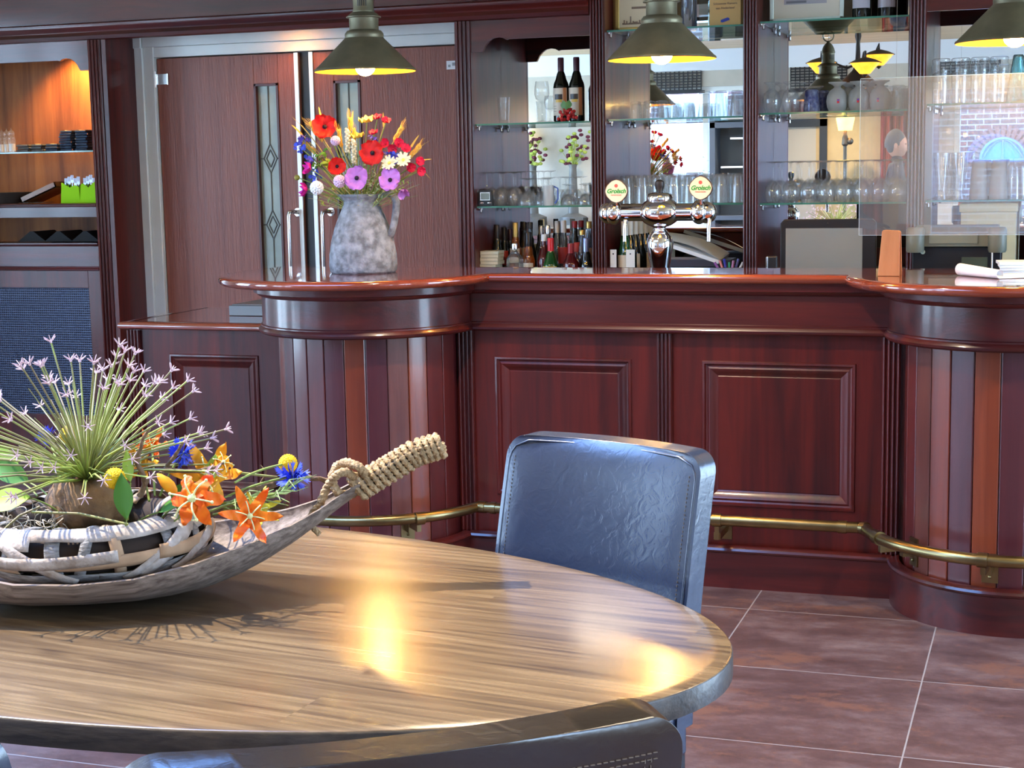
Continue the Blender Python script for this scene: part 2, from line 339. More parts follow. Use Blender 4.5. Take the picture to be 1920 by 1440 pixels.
for X, lst, sg in ((XL, LW, 1), (XR, RW, -1)):
    for (a, b_, z0, z1) in lst:
        xc = X - sg * .1; t = thing('window_%d' % k, None, None, (xc, (a + b_) / 2, z0)); t['kind'] = 'structure'; mb = M(t.location); f_ = .055
        mb.box((xc - .06, a, z0), (xc + .06, a + f_, z1)).box((xc - .06, b_ - f_, z0), (xc + .06, b_, z1)).box((xc - .06, a, z1 - f_), (xc + .06, b_, z1)).box((xc - .06, a, z0), (xc + .06, b_, z0 + f_)).box((xc - .05, (a + b_) / 2 - .03, z0), (xc + .05, (a + b_) / 2 + .03, z1))
        ob('window_frame', mb, OFFW, t, bev=.003); ob('pane', M(t.location).box((xc - .003, a, z0), (xc + .003, b_, z1)), PANE, t)
        portal((X - sg * .21, (a + b_) / 2, (z0 + z1) / 2), (b_ - a, z1 - z0), (sg, 0, 0)); k += 1
# white crown moulding round the rear of the room
struct('trim_5', M().sweep([(-.05, 2.5), (.02, 2.5), (.03, 2.56), (.09, 2.66), (.12, 2.719), (-.05, 2.719)], [(XR, YR), (XL, YR)]), P('crown_paint', (.62, .66, .68), .5))
# ground and the brick house across the street
struct('ground_street', M().box((-30, -30, -.4), (30, -2.3, -.12)), P('paving', (.25, .24, .22), .9, noise=.25))
def bricks():
    m, nt, b = mat('street_brick'); tc = nt.nodes.new('ShaderNodeTexCoord'); mp = nt.nodes.new('ShaderNodeMapping'); mp.inputs['Rotation'].default_value = (rad(90), 0, 0)
    nt.links.new(tc.outputs['Object'], mp.inputs[0]); br = nt.nodes.new('ShaderNodeTexBrick'); br.inputs['Scale'].default_value = 1; br.inputs['Brick Width'].default_value = .23; br.inputs['Row Height'].default_value = .078
    br.inputs['Mortar Size'].default_value = .009; br.inputs['Color1'].default_value = (.17, .07, .055, 1); br.inputs['Color2'].default_value = (.10, .068, .07, 1); br.inputs['Mortar'].default_value = (.30, .28, .27, 1)
    nt.links.new(mp.outputs[0], br.inputs['Vector']); nt.links.new(br.outputs[0], b.inputs['Base Color']); b.inputs['Roughness'].default_value = .9; return m
BY = -9.3
t = thing('brick_house', 'red brick house with a small arched window, seen mirrored behind the bar', 'building', (0, BY, -.12)); Tm = M(t.location)
ac = at(1880, 300, 15.26 - BY); ax, az = ac.x, ac.z
arc = [(ax + .31 * cos(a), az + .31 * sin(a)) for a in [pi * i / 16 for i in range(17)]]
Tm.ext([(-9, -.12), (12, -.12), (12, 7), (-9, 7)], 'y', BY - .3, BY)
ob('brick_wall', Tm, bricks(), t)
Tm = M(t.location)
for i in range(17):
    a = pi * i / 16; Tm.add([(ax + r * cos(a + d), y, az + r * sin(a + d)) for y in (BY, BY + .03) for r, d in ((.33, -.08), (.5, -.06), (.5, .06), (.33, .08))], [(0, 1, 2, 3), (7, 6, 5, 4), (0, 4, 5, 1), (1, 5, 6, 2), (2, 6, 7, 3), (3, 7, 4, 0)])
ob('brick_arch', Tm, P('arch_brick', (.2, .1, .08), .9), t)
f_ = ob('arched_window', M(t.location).ext([(ax + .31, az - .02), *arc, (ax - .31, az - .02)], 'y', BY, BY + .02), P('arched_pane', (.08, .25, .25), .1, spec=.8), t)
Tm = M(t.location); Tm.tube([(p[0], BY + .03, p[1]) for p in arc], .025, 6)
Tm.tube([(ax - .31, BY + .03, az), (ax + .31, BY + .03, az)], .025, 6)
for sg in (-1, 1): Tm.tube([(ax + sg * .3 * (1 - u * .95) , BY + .03, az + .29 * sin(u * pi / 2)) for u in [i / 8 for i in range(9)]], .016, 6)
Tm.tube([(ax, BY + .03, az), (ax, BY + .03, az + .31)], .016, 6)
ob('window_bars', Tm, P('blue_bars', (.1, .2, .45), .5), f_, loc=(0, 0, 0))
Tm = M(t.location); c = at(1305, 250, 15.26 - BY)
Tm.box((c.x - .5, BY, c.z - .6), (c.x + .5, BY + .05, c.z + .6)); ob('window_shutter', Tm, OFFW, t)
# rear room things that the bar mirrors show
mb = M()
for i in range(9): mb.box((0, 0, i * .03), (.6, .02, i * .03 + .012))
for i in range(13): mb.box((i * .049, .002, 0), (i * .049 + .01, .018, .25))
mb.box((-.03, -.01, -.03), (.63, .004, 0)).box((-.03, -.01, .25), (.63, .004, .28))
for i, (px, py) in enumerate(((1215, 150), (1482, 145), (1763, 112))):
    p = at(px, py, 17.26)
    if i == 0: V0 = one('air_vent', mb, BLACK, 'dark wall grille mirrored above the window behind the small tumblers', 'vent', (p.x, YR + .001, p.z - .13), group='wall grilles in the mirrors')
    else: dup(V0, (p.x, YR + .001, p.z - .13), label=['', 'dark wall grille mirrored left of the amber chandelier', 'dark wall grille mirrored behind the tall fluted glasses'][i])
# reflected framed picture and curtains
p = at(1500, 300, 17.26)
t = thing('framed_picture', 'large dark framed picture mirrored under the red valance', 'picture', (p.x - .05, YR, 1.2))
ob('frame', M().box((-.42, 0, 0), (-.34, .04, .75)).box((.26, 0, 0), (.34, .04, .75)).box((-.42, 0, .67), (.34, .04, .75)).box((-.42, 0, 0), (.34, .04, .08)), P('dark_frame', (.03, .035, .04), .4), t, bev=.003)
ob('picture_sheet', M().box((-.35, .001, .07), (.27, .01, .68)), P('pale_sheet', (.42, .4, .34), .7), t)
def curtain(loc, wd, h, label, amp=.03, n=9):
    mb = M(); mb.grid(lambda u_, v_: (wd * (u_ - .5), amp * sin(u_ * n * 2 * pi) + .06, h * v_), n * 10, 6)
    o = one('curtain', mb, P('red_stripe_fabric', (.42, .05, .03), .8, noise=.6, nscale=18, stretch=(3, 1, .05), col2=(.12, .02, .02)), label, 'curtain', loc, fix=False)
    o.modifiers.new('s', 'SOLIDIFY').thickness = .004
p = at(1475, 225, 17.26); curtain((p.x + .02, YR + .01, 1.98), .62, .16, 'short red and brown striped valance above the dark picture frame', n=7)
p = at(1688, 240, 17.26); curtain((p.x + .02, YR + .03, .1), .42, 2.1, 'long red pleated curtain beside the window behind the seated man', n=6)
def amber_bowl(r, h): return [(.012, -h - .0), (r * .35, -h * .95), (r * .62, -h * .55), (r * .86, -h * .1), (r, 0), (r * .97, .004), (r * .8, -.03), (r * .5, -h * .6), (.012, -h * .9)]
DIRON = P('dark_iron', (.03, .022, .018), .45, .6)
c0 = at(1608, 150, 15.26); cx, cz = c0.x, c0.z + .05
t = thing('chandelier', 'wrought iron chandelier with glowing amber bowls, mirrored behind the bar', 'chandelier', (cx, .0, cz - .1))
ob('stem', M().lathe([(.02, .55), (.03, .45), (.018, .4), (.025, .2), (.05, .14), (.09, .1), (.2, -.0), (.21, -.02), (.0, -.02)], 20), DIRON, t)
ob('centre_bowl', M().lathe(amber_bowl(.19, .13), 20, (0, 0, -.02)), AMBERG, t)
for i, (px, py, yy) in enumerate(((1540, 118, .1), (1648, 103, -.1), (1622, 118, .5))):
    q = at(px, py, 15.26 - yy); q = V((q.x - cx, yy, q.z - (cz - .1)))
    a = ob('arm', M().tube([(0, 0, .2), (q.x * .3, q.y * .3, .16), (q.x * .6, q.y * .6, .2), (q.x * .85, q.y * .85, .22 + q.z * .3), (q.x, q.y, q.z + .1), (q.x, q.y, q.z + .03)], .012, 8).lathe([(.02, .05), (.09, .03), (.15, 0), (.0, 0)], 18, (q.x, q.y, q.z)).lathe([(.0, -.13), (.02, -.115), (.025, -.1), (.0, -.09)], 10, (q.x, q.y, q.z)), DIRON, t)
    ob('bowl_shade', M().lathe(amber_bowl(.135, .1), 20), AMBERG, t, loc=q)
def vaseplant(px, lab, Y=17.06):
    p = at(px, 400, Y); t = thing('vase_arrangement', lab, 'vase', (p.x, 15.26 - Y, .74), group='tall vases mirrored in the bar')
    ob('vase', M().lathe([(.0, 0), (.11, 0), (.155, .12), (.15, .2), (.06, .24), (.05, .5), (.04, .74), (.05, .78), (.04, .78), (.03, .5)], 20), P('grey_ceramic', (.13, .13, .12), .5, noise=.4), t)
    mb = M()
    for i in range(46):
        a = random.uniform(0, 6.28); r = random.uniform(.02, .2); z = random.uniform(.78, 1.15)
        mb.ell((r * cos(a), r * sin(a), z), (.028, .028, .02), 6, 4, m=i % 2)
        if i % 3 == 0: mb.tube([(0, 0, .75), (r * cos(a), r * sin(a), z)], .004, 4, m=0)
    ob('foliage', mb, [P('lime_leaf', (.3, .38, .06), .6), P('plum_leaf', (.09, .01, .03), .6)], t)
vaseplant(1000, 'tall grey vase of lime and plum flowers mirrored left, by the wall lamp'); vaseplant(1075, 'tall grey vase of lime and plum flowers mirrored right of its twin')
one('sideboard', M().box((-.9, 0, 0), (.9, .4, .7)).box((-.93, -.0, .7), (.93, .44, .74)), MAHx, 'dark wooden sideboard under the two tall mirrored vases', 'sideboard', (at(1040, 400, 17).x, YR + .002, 0), bev=.004)
p = at(982, 255, 17.2)
t = thing('wall_lamp', 'wall lamp with glowing white cone shade, mirrored over the wine glasses', 'lamp', (p.x, YR, p.z - .1))
ob('lamp_shade', M().lathe([(.075, -.1), (.055, .08), (.05, .08), (.07, -.1)], 20, (0, .12, .1)), P('glowing_shade', (.9, .8, .6), .6, emit=(1, .8, .5), es=3), t)
ob('bracket', M().tube([(0, 0, .0), (0, .08, -.05), (0, .12, .02)], .008, 6), DIRON, t)
p = at(1585, 215, 16.7)
t = thing('floor_lamp', 'floor lamp with glowing yellow marbled shade, mirrored between the frosted glasses', 'lamp', (p.x, 15.26 - 16.7, 0))
ob('lamp_shade', M().lathe([(.07, -.1), (.095, .02), (.085, .1), (.08, .1), (.09, .02), (.065, -.1)], 20, (0, 0, p.z - .06)), P('yellow_shade', (.9, .6, .1), .5, emit=(1, .68, .12), es=2.4, noise=.4, nscale=12, col2=(.7, .35, .03)), t)
ob('pole', M().lathe([(.14, 0), (.14, .02), (.02, .04), (.018, p.z - .32), (.035, p.z - .3), (.03, p.z - .24), (.018, p.z - .2), (.018, p.z - .14), (.0, p.z - .14)], 16).ell((.05, 0, p.z - .27), .035, 10, 7), P('iron_pole', (.12, .11, .09), .5, .6), t)
one('wall_panel', M().box((0, 0, 0), (1.22, .012, 1.9)), BEIGE, 'ochre painted wall panel behind the glowing yellow lamp', 'panel', (at(1530, 300, 17.26).x, YR + .001, .1))
p = at(1378, 300, 17.06)
t = thing('display_case', 'black framed glass display case mirrored in front of the window', 'case', (p.x, YR + .18, 0))
ob('case_frame', M().box((-.22, 0, 0), (-.16, .3, 1.95)).box((.24, 0, 0), (.3, .3, 1.95)).box((-.22, 0, 1.87), (.3, .3, 1.95)).box((-.22, 0, .9), (.3, .3, .95)).box((-.22, 0, 0), (.3, .3, .1)), P('case_frame_grey', (.08, .1, .13), .4), t, bev=.003)
ob('case_back', M().box((-.18, .0, .05), (.26, .02, 1.9)), P('case_dark', (.09, .09, .08), .5), t)
ob('case_shelf', M().box((-.1, .03, 1.45), (.26, .29, 1.47)).box((-.0, .03, 1.75), (.26, .29, 1.77)), OFFW, t)
p = at(1325, 340, 17.0)
t = thing('potted_plant', 'leafy green pot plant on the mirrored window sill', 'plant', (p.x, YR + .07, .82))
ob('pot', M().lathe([(.04, 0), (.06, .12), (.055, .12), (.03, .01)], 14), P('white_pot', (.7, .7, .7), .4), t)
mb = M()
for i in range(60):
    a = random.uniform(0, 6.28); r = random.uniform(.01, .13); z = random.uniform(.15, .75); q = V((r * cos(a), r * sin(a) * .5, z)); e = V((cos(a), sin(a), random.uniform(-.3, .5))).normalized() * .05; s_ = e.cross(V((0, 0, 1))).normalized() * .02
    mb.add([q, q + e * .5 + s_, q + e, q + e * .5 - s_], [(0, 1, 2, 3)])
mb.tube([(0, 0, .1), (.01, 0, .75)], .006, 5)
ob('leaves', mb, P('fresh_leaf', (.12, .3, .08), .5), t, fix=False)
# person standing behind the camera, seen only in the mirror
SKIN = P('skin', (.55, .27, .18), .5, sss=.1); HAIR = P('grey_hair', (.09, .09, .1), .7, bump=.6, bscale=120)
def person():
    hp = at(1682, 272, 15.9); ox, oy = hp.x, 15.26 - 15.9; hz = hp.z
    t = thing('person', 'grey-haired person in a dark shirt seen in profile in the mirror behind the stemmed glasses', 'person', (ox, oy, 0))
    k = hz / 1.64
    J = {'pel': (0, 0, .95, .15, .12), 'waist': (0, 0, 1.12, .14, .11), 'chest': (.0, 0, 1.33, .165, .12), 'neckb': (-.005, 0, 1.47, .075, .07), 'neck': (.01, 0, 1.55, .058, .058),
         'shl': (0, .17, 1.42, .065, .065), 'ell': (-.03, .23, 1.15, .045, .045), 'wrl': (.16, .2, 1.03, .03, .03), 'shr': (0, -.17, 1.42, .065, .065), 'elr': (-.03, -.23, 1.15, .045, .045), 'wrr': (.16, -.2, 1.03, .03, .03),
         'hil': (0, .1, .88, .1, .1), 'knl': (.02, .11, .5, .062, .062), 'anl': (-.02, .11, .09, .045, .045), 'tol': (.14, .12, .03, .035, .03), 'hir': (0, -.1, .88, .1, .1), 'knr': (.02, -.11, .5, .062, .062), 'anr': (-.02, -.11, .09, .045, .045), 'tor': (.14, -.12, .03, .035, .03)}
    E_ = [('pel', 'waist'), ('waist', 'chest'), ('chest', 'neckb'), ('neckb', 'neck'), ('chest', 'shl'), ('shl', 'ell'), ('ell', 'wrl'), ('chest', 'shr'), ('shr', 'elr'), ('elr', 'wrr'), ('pel', 'hil'), ('hil', 'knl'), ('knl', 'anl'), ('anl', 'tol'), ('pel', 'hir'), ('hir', 'knr'), ('knr', 'anr'), ('anr', 'tor')]
    for s_, sy in (('l', 1), ('r', -1)):
        w_ = V(J['wr' + s_][:3]); J['pa' + s_] = (*(w_ + V((.05, -.01 * sy, -.01))), .032, .018); E_.append(('wr' + s_, 'pa' + s_))
        for q, (dx, dy, dz) in enumerate(((.05, .025, 0), (.058, .008, -.004), (.055, -.008, -.006), (.045, -.022, -.008))):
            b1 = V(J['pa' + s_][:3]); J['f%d' % q + s_] = (*(b1 + V((dx, dy, dz))), .009, .009); J['g%d' % q + s_] = (*(b1 + V((dx + .028, dy, dz - .018))), .008, .008)
            E_ += [('pa' + s_, 'f%d' % q + s_), ('f%d' % q + s_, 'g%d' % q + s_)]
        J['th' + s_] = (*(w_ + V((.045, -.04 * sy, .01))), .01, .01); E_.append(('wr' + s_, 'th' + s_))
    nm = list(J); me = bpy.data.meshes.new('body'); me.from_pydata([tuple(c_ * k for c_ in J[n][:3]) for n in nm], [(nm.index(a), nm.index(b)) for a, b in E_], [])
    me.materials.append(P('dark_shirt', (.03, .03, .05), .8)); o = bpy.data.objects.new('body', me); C.objects.link(o); o.parent = t
    sk = o.modifiers.new('skin', 'SKIN'); sk.use_smooth_shade = True
    for i, n in enumerate(nm): me.skin_vertices[0].data[i].radius = (J[n][3] * k, J[n][4] * k); me.skin_vertices[0].data[i].use_root = n == 'pel'
    o.modifiers.new('sub', 'SUBSURF').render_levels = 2
    def head(u_, v_):
        a = 2 * pi * u_; b = -pi / 2 + pi * v_; x = cos(a) * cos(b); y = sin(a) * cos(b); z = sin(b)
        r = V((x * .098, y * .076, z * .122)); fr = max(0, x)
        if x > 0: r.x += .02 * math.exp(-((z + .15) / .16) ** 2 - (y / .2) ** 2) * fr ** 3 * 1.6; r.x -= .008 * math.exp(-((z - .12) / .1) ** 2) * fr; r.x += .006 * math.exp(-((z + .5) / .1) ** 2 - (y / .3) ** 2); r.x += .01 * math.exp(-((z + .8) / .15) ** 2)
        r.y *= 1 - .25 * max(0, -z); return r
    ob('head', M().grid(head, 32, 24, cu=True).ell((-.005, .08, -.01), (.018, .01, .03)).ell((-.005, -.08, -.01), (.018, .01, .03)).ell((.085, .03, .012), (.012, .014, .008)).ell((.085, -.03, .012), (.012, .014, .008)).ell((.095, 0, -.06), (.008, .024, .006)), SKIN, t, loc=(0, 0, hz), ang=80)
    ob('hair', M().grid(lambda u_, v_: V((head(u_, .42 + .58 * v_) * 1.07)) + V((-.016, 0, .008 + .02 * v_)), 28, 12, cu=True).ell((-.045, 0, -.01), (.06, .075, .075)), HAIR, t, loc=(0, 0, hz), ang=80)
person()
# ---------------- the bar ----------------
DL, DR = V((-2.46, 5.53)), V((-.12, 5.53))
def arc(c, r, a0, a1, n=28): return [(c[0] + r * cos(rad(a0 + (a1 - a0) * i / n)), c[1] + r * sin(rad(a0 + (a1 - a0) * i / n))) for i in range(n + 1)]
def reeds(mb, x0, x1, y, z0, z1, n=4, d=.008, m=0):
    """fluted strip: n half-round reeds standing out of the face y"""
    mb.box((x0, y, z0), (x1, y + .02, z1), m); w_ = (x1 - x0) / n
    for i in range(n):
        c_ = x0 + w_ * (i + .5); r = w_ * .40
        mb.ext([(c_ + r * cos(a), y - d * sin(a)) for a in [pi * j / 6 for j in range(7)]], 'z', z0, z1, m)
def frame(mb, x0, x1, z0, z1, prof, m=0):
    """mitred moulding: prof = (inset, y) from the outside in"""
    loops = [[(x0 + i, y, z0 + i), (x1 - i, y, z0 + i), (x1 - i, y, z1 - i), (x0 + i, y, z1 - i)] for i, y in prof]
    vs = [p for l in loops for p in l]; fs = []
    for j in range(len(loops) - 1):
        for k_ in range(4): fs.append((j * 4 + k_, j * 4 + (k_ + 1) % 4, j * 4 + 4 + (k_ + 1) % 4, j * 4 + 4 + k_))
    fs.append(tuple(len(vs) - 4 + k_ for k_ in range(4))); mb.add(vs, fs, m)
def solidpanel(mb, x0, x1, z0, z1, y, pan, th=.03):
    """board face at y with a rectangular opening per panel, filled by a moulded panel"""
    us = sorted({x0, x1, *[p[0] for p in pan], *[p[1] for p in pan]})
    for a, b_ in zip(us, us[1:]):
        h = [p for p in pan if p[0] < (a + b_) / 2 < p[1]]
        if h: mb.box((a, y, z0), (b_, y + th, h[0][2])).box((a, y, h[0][3]), (b_, y + th, z1))
        else: mb.box((a, y, z0), (b_, y + th, z1))
    for p in pan: frame(mb, *p, [(0, y), (.003, y - .006), (.010, y - .008), (.014, y - .001), (.02, y + .002), (.028, y - .002), (.036, y + .002), (.044, y + .009), (.055, y + .014), (.058, y + .012)])
PROFF = [(-.04, .915), (.004, .915), (.012, .921), (.015, .929), (.010, .938), (.006, .942), (.006, .947), (0, .95), (0, 1.052), (.006, 1.054), (.014, 1.058), (.020, 1.066), (.030, 1.069), (.032, 1.097), (-.04, 1.097)]
PROFS = [(-.03, 0), (0, 0), (0, .128), (.006, .132), (.009, .139), (.005, .147), (-.006, .152), (-.03, .152)]
aL = -math.degrees(math.asin(.02 / .41)); YF = 5.515
t = thing('bar_counter', 'straight dark mahogany bar front with two raised panels between the drums', 'counter', (-1.29, 5.65, 0)); o_ = t.location
mb = M(o_).box((-2.12, 5.57, 0), (-.46, 5.79, 1.096)); solidpanel(mb, -2.12, -.46, .10, .93, 5.545, [(-1.97, -1.442, .291, .817), (-1.183, -.64, .291, .817)])
ob('panel_front', mb, MAHz, t, ang=25)
for x0, x1 in ((-2.113, -2.05), (-1.347, -1.290), (-.552, -.487)):
    mb = M(o_); reeds(mb, x0, x1, 5.533, .15, .918); ob('fluted_pilaster', mb, MAHz, t)
ob('frieze', M(o_).sweep(PROFF, [(-2.06, YF), (-.53, YF)]), MAHx, t, ang=30)
ob('skirting', M(o_).sweep(PROFS, [(-2.07, 5.50), (-.50, 5.50)]), MAHx, t, ang=30)
def drum(c, name, lab, seq, a0, a1, nst):
    t = thing('bar_drum', lab, 'counter', (c[0], c[1], 0), group=None); o_ = t.location
    mb = M(o_)
    for i in range(nst):
        g = .6 if 1 else 0; b0 = a0 + (a1 - a0) * i / nst + .25; b1 = a0 + (a1 - a0) * (i + 1) / nst - .25
        mid = (b0 + b1) / 2; P_ = lambda a, r: (c[0] + r * cos(rad(a)), c[1] + r * sin(rad(a)))
        mb.ext([P_(b0, .34), P_(b0, .3495), P_(b0 + .5, .3515), P_(mid, .352), P_(b1 - .5, .3515), P_(b1, .3495), P_(b1, .34)], 'z', .14, .93, m=seq[i % len(seq)])
    mb.lathe([(.342, .1), (.342, .93)], 40, (c[0], c[1], 0), m=1)
    ob('stave_cladding', mb, STAVES, t, ang=20)
    ob('frieze', M(o_).sweep(PROFF, arc(c, .41, 178 if c is DL else 100 + 78, 360 + aL - 0, 40) if 0 else arc(c, .41, 150, 360 + aL if c is DL else 390, 44)), MAHx, t, ang=30)
    ob('skirting', M(o_).sweep(PROFS, arc(c, .395, 150, 357 if c is DL else 390, 44)), MAHx, t, ang=30)
    ob('core', M(o_).lathe([(.3, .02), (.3, 1.09)], 32, (c[0], c[1], 0)), MAHz, t)
    return t
drum(DL, 'l', 'left rounded bar end clad in striped staves, carrying the grey jug', [2, 3, 3, 0, 1, 2, 2, 4, 0, 4, 3, 5, 2, 2], 174, 354, 14)
drum(DR, 'r', 'right rounded bar end clad in striped staves, at the edge of the photo', [2, 2, 3, 0, 4, 5, 4, 5, 2, 1, 3, 0, 2], 184, 360, 13)
one('bar_counter', M().box((.3, 5.53, 0), (2.1, 5.79, 1.096)), MAHz, 'plain bar front running on past the right rounded end', 'counter')
# the continuous polished top with a bullnose edge
front = [(-3.0, 5.83)] + arc((-2.49, 5.53), .53, 172, 360 - 6.6, 36) + [(-1.8, 5.469), (-.8, 5.469)] + arc(DR, .545, 180 + 6.4, 360 - 6.4, 36) + [(2.1, 5.469)]
back = [(2.1, 5.83)]
pl = front + back
mb = M((-1.2, 5.6, 1.097))
PR = [(-.03, 1.097), (-.004, 1.097), (.006, 1.101), (.011, 1.108), (.0125, 1.115), (.011, 1.122), (.005, 1.128), (-.004, 1.130), (-.03, 1.130)]
def inset(pts, d):
    out = []
    for i, p in enumerate(pts):
        a = V(pts[i - 1]); b_ = V(pts[(i + 1) % len(pts)]); p = V(p); d1 = (p - a).normalized(); d2 = (b_ - p).normalized(); n1 = V((d1.y, -d1.x)); n2 = V((d2.y, -d2.x)); q = (n1 + n2).normalized(); q /= max(.5, q.dot(n1)); out.append((p.x + q.x * d, p.y + q.y * d))
    return out
loops = [[(x, y, z) for x, y in inset(pl, o)] for o, z in PR]; n = len(pl)
mb.add([p for l in loops for p in l], [(j * n + i, j * n + (i + 1) % n, j * n + n + (i + 1) % n, j * n + n + i) for j in range(len(loops) - 1) for i in range(n)] + [tuple(range(n)), tuple((len(loops) - 1) * n + i for i in range(n))])
one('bar_ledge', mb, TOPW, 'glossy red-brown bar top running over both rounded ends', 'counter top', (-1.2, 5.6, 1.097), ang=40)
# foot rail
t = thing('foot_rail', 'aged brass foot rail bending round the bar front', 'rail', (-1.29, 5.40, .0)); o_ = t.location
path = arc(DL, .475, 165, 344, 40) + [(-1.975, 5.405), (-1.93, 5.402)] + [(-.66, 5.402), (-.615, 5.405)] + arc(DR, .485, 193, 400, 44)
ob('rail', M(o_).tube([(x, y, .27) for x, y in path], .0195, 14), BRASS, t)
mb = M(o_)
for a, b_ in (((-2.0, 5.41, .27), (-1.965, 5.403, .27)), ((-1.945, 5.402, .27), (-1.925, 5.402, .27)), ((-.68, 5.402, .27), (-.65, 5.402, .27)), ((-.60, 5.405, .27), (-.582, 5.39, .27))): mb.tube([a, b_], .0225, 14)
ob('joint_collar', mb, BRASS, t)
for c, a in ((DL, 312), (DL, 205), (DR, 262), (DR, 212)):
    x, y = c[0] + .485 * cos(rad(a)), c[1] + .485 * sin(rad(a)); u_ = V((cos(rad(a)), sin(rad(a)), 0)); s_ = V((-u_.y, u_.x, 0))
    T = Matrix(((s_.x, u_.x, 0, c[0]), (s_.y, u_.y, 0, c[1]), (0, 0, 1, 0), (0, 0, 0, 1)))
    mb = M(o_).box((-.026, .351, .165), (.026, .357, .26), T=T).box((-.012, .352, .2), (.012, .40, .245), T=T).box((-.008, .39, .22), (.008, .48, .255), T=T)
    mb.tube([V((x, y, .27)) - s_ * .016, V((x, y, .27)) + s_ * .016], .024, 14); mb.ell(T @ V((0, .359, .185)), .006, 8, 5)
    ob('rail_bracket', mb, BRASS, t)
for x in (-1.1,): ob('rail_bracket', M(o_).box((x - .012, 5.40, .2), (x + .012, 5.545, .225)).box((x - .026, 5.54, .17), (x + .026, 5.545, .25)).tube([(x - .016, 5.402, .27), (x + .016, 5.402, .27)], .024, 14).box((x - .008, 5.395, .2), (x + .008, 5.41, .26)), BRASS, t)
# low side counter
t = thing('low_counter', 'lower mahogany side counter with one raised panel, left of the bar end', 'counter', (-3.34, 6.25, 0)); o_ = t.location
mb = M(o_).box((-3.79, 5.975, 0), (-2.84, 6.6, .85)); solidpanel(mb, -3.79, -2.84, 0.02, .85, 5.95, [(-3.60, -3.17, .14, .745)])
ob('body', mb, MAHz, t, ang=25); mb = M(o_); reeds(mb, -3.80, -3.735, 5.94, .02, .845); ob('fluted_pilaster', mb, MAHz, t)
mb = M(o_).sweep([(-.02, .85), (.02, .85), (.028, .856), (.03, .866), (.026, .876), (.018, .881), (-.02, .881)], [(-3.80, 6.62), (-3.80, 5.945), (-2.83, 5.945)]); mb.box((-3.79, 5.955, .85), (-2.83, 6.62, .881))
ob('counter_top', mb, TOPW, t, ang=40)
one('steel_tray', M((0, 0, 0)).box((0, 0, 0), (.36, .3, .045)).box((.01, .01, .045), (.35, .29, .05)), P('dull_grey_metal', (.16, .17, .17), .45, .3), 'grey metal box lying on the low side counter against the bar end', 'box', (at(430, 600, 6.25).x, 6.25, .882), bev=.004)
one('bar_worktop', M().box((-2.6, 5.84, .86), (2.1, 6.5, .90)).box((-2.58, 5.86, 0), (2.1, 6.45, .86)), DGREY, 'low work surface behind the bar, almost hidden by the bar top', 'counter', bev=.004)
# ---------------- doors, wall cabinet, back bar ----------------
YC = 7.2
# cornice and the board above it
struct('trim_1', M().box((-6.7, YC, 2.28), (-2.06, YC + .3, ZC)).sweep([(-.02, 2.2), (.0, 2.2), (.012, 2.205), (.02, 2.222), (.012, 2.24), (.016, 2.25), (.03, 2.262), (.034, 2.272), (.034, 2.28), (.02, 2.288), (-.02, 2.288)], [(-6.7, YC), (-2.06, YC)]), MAHx, ang=30)
struct('trim_2', M().box((-4.66, YC + .02, 2.245), (-2.73, 7.52, 2.28)), P('soffit_grey', (.45, .45, .43), .4))
struct('trim_3', M().box((-4.685, 7.47, 0), (-4.6, 7.56, 2.24)).box((-4.6, 7.485, 0), (-4.54, 7.56, 2.19)).box((-4.685, 7.46, 2.17), (-4.6, 7.56, 2.24)).box((-4.6, 7.475, 2.175), (-2.74, 7.56, 2.24)).box((-4.55, 7.49, 2.12), (-2.74, 7.56, 2.175)), OFFW, bev=.004)
struct('trim_4', M().box((-3.3, 5.15, 2.43), (2.2, 5.95, ZC)), P('soffit_paint', (.3, .27, .22), .6))
def lead(mb, xc, z0, z1, y, dz):
    segs = []
    zs = [z0] + [q for d in dz for q in (d + .075, d - .075)][::1]
    pts = sorted([z0, z1] + [q for d in dz for q in (d - .075, d + .075)])
    for a, b_ in zip(pts[::2], pts[1::2]): segs.append(((xc, y, a), (xc, y, b_)))
    for d in dz:
        L, R_, T_, B_ = (xc - .038, y, d), (xc + .038, y, d), (xc, y, d + .075), (xc, y, d - .075); segs += [(L, T_), (T_, R_), (R_, B_), (B_, L), ((xc - .062, y, d), L), (R_, (xc + .062, y, d))]
        for q in (.6,): segs += [((xc - .038 * q, y, d), (xc, y, d + .075 * q)), ((xc, y, d + .075 * q), (xc + .038 * q, y, d)), ((xc + .038 * q, y, d), (xc, y, d - .075 * q)), ((xc, y, d - .075 * q), (xc - .038 * q, y, d))]
    for a, b_ in segs: mb.tube([a, b_], .0035, 5)
    return mb
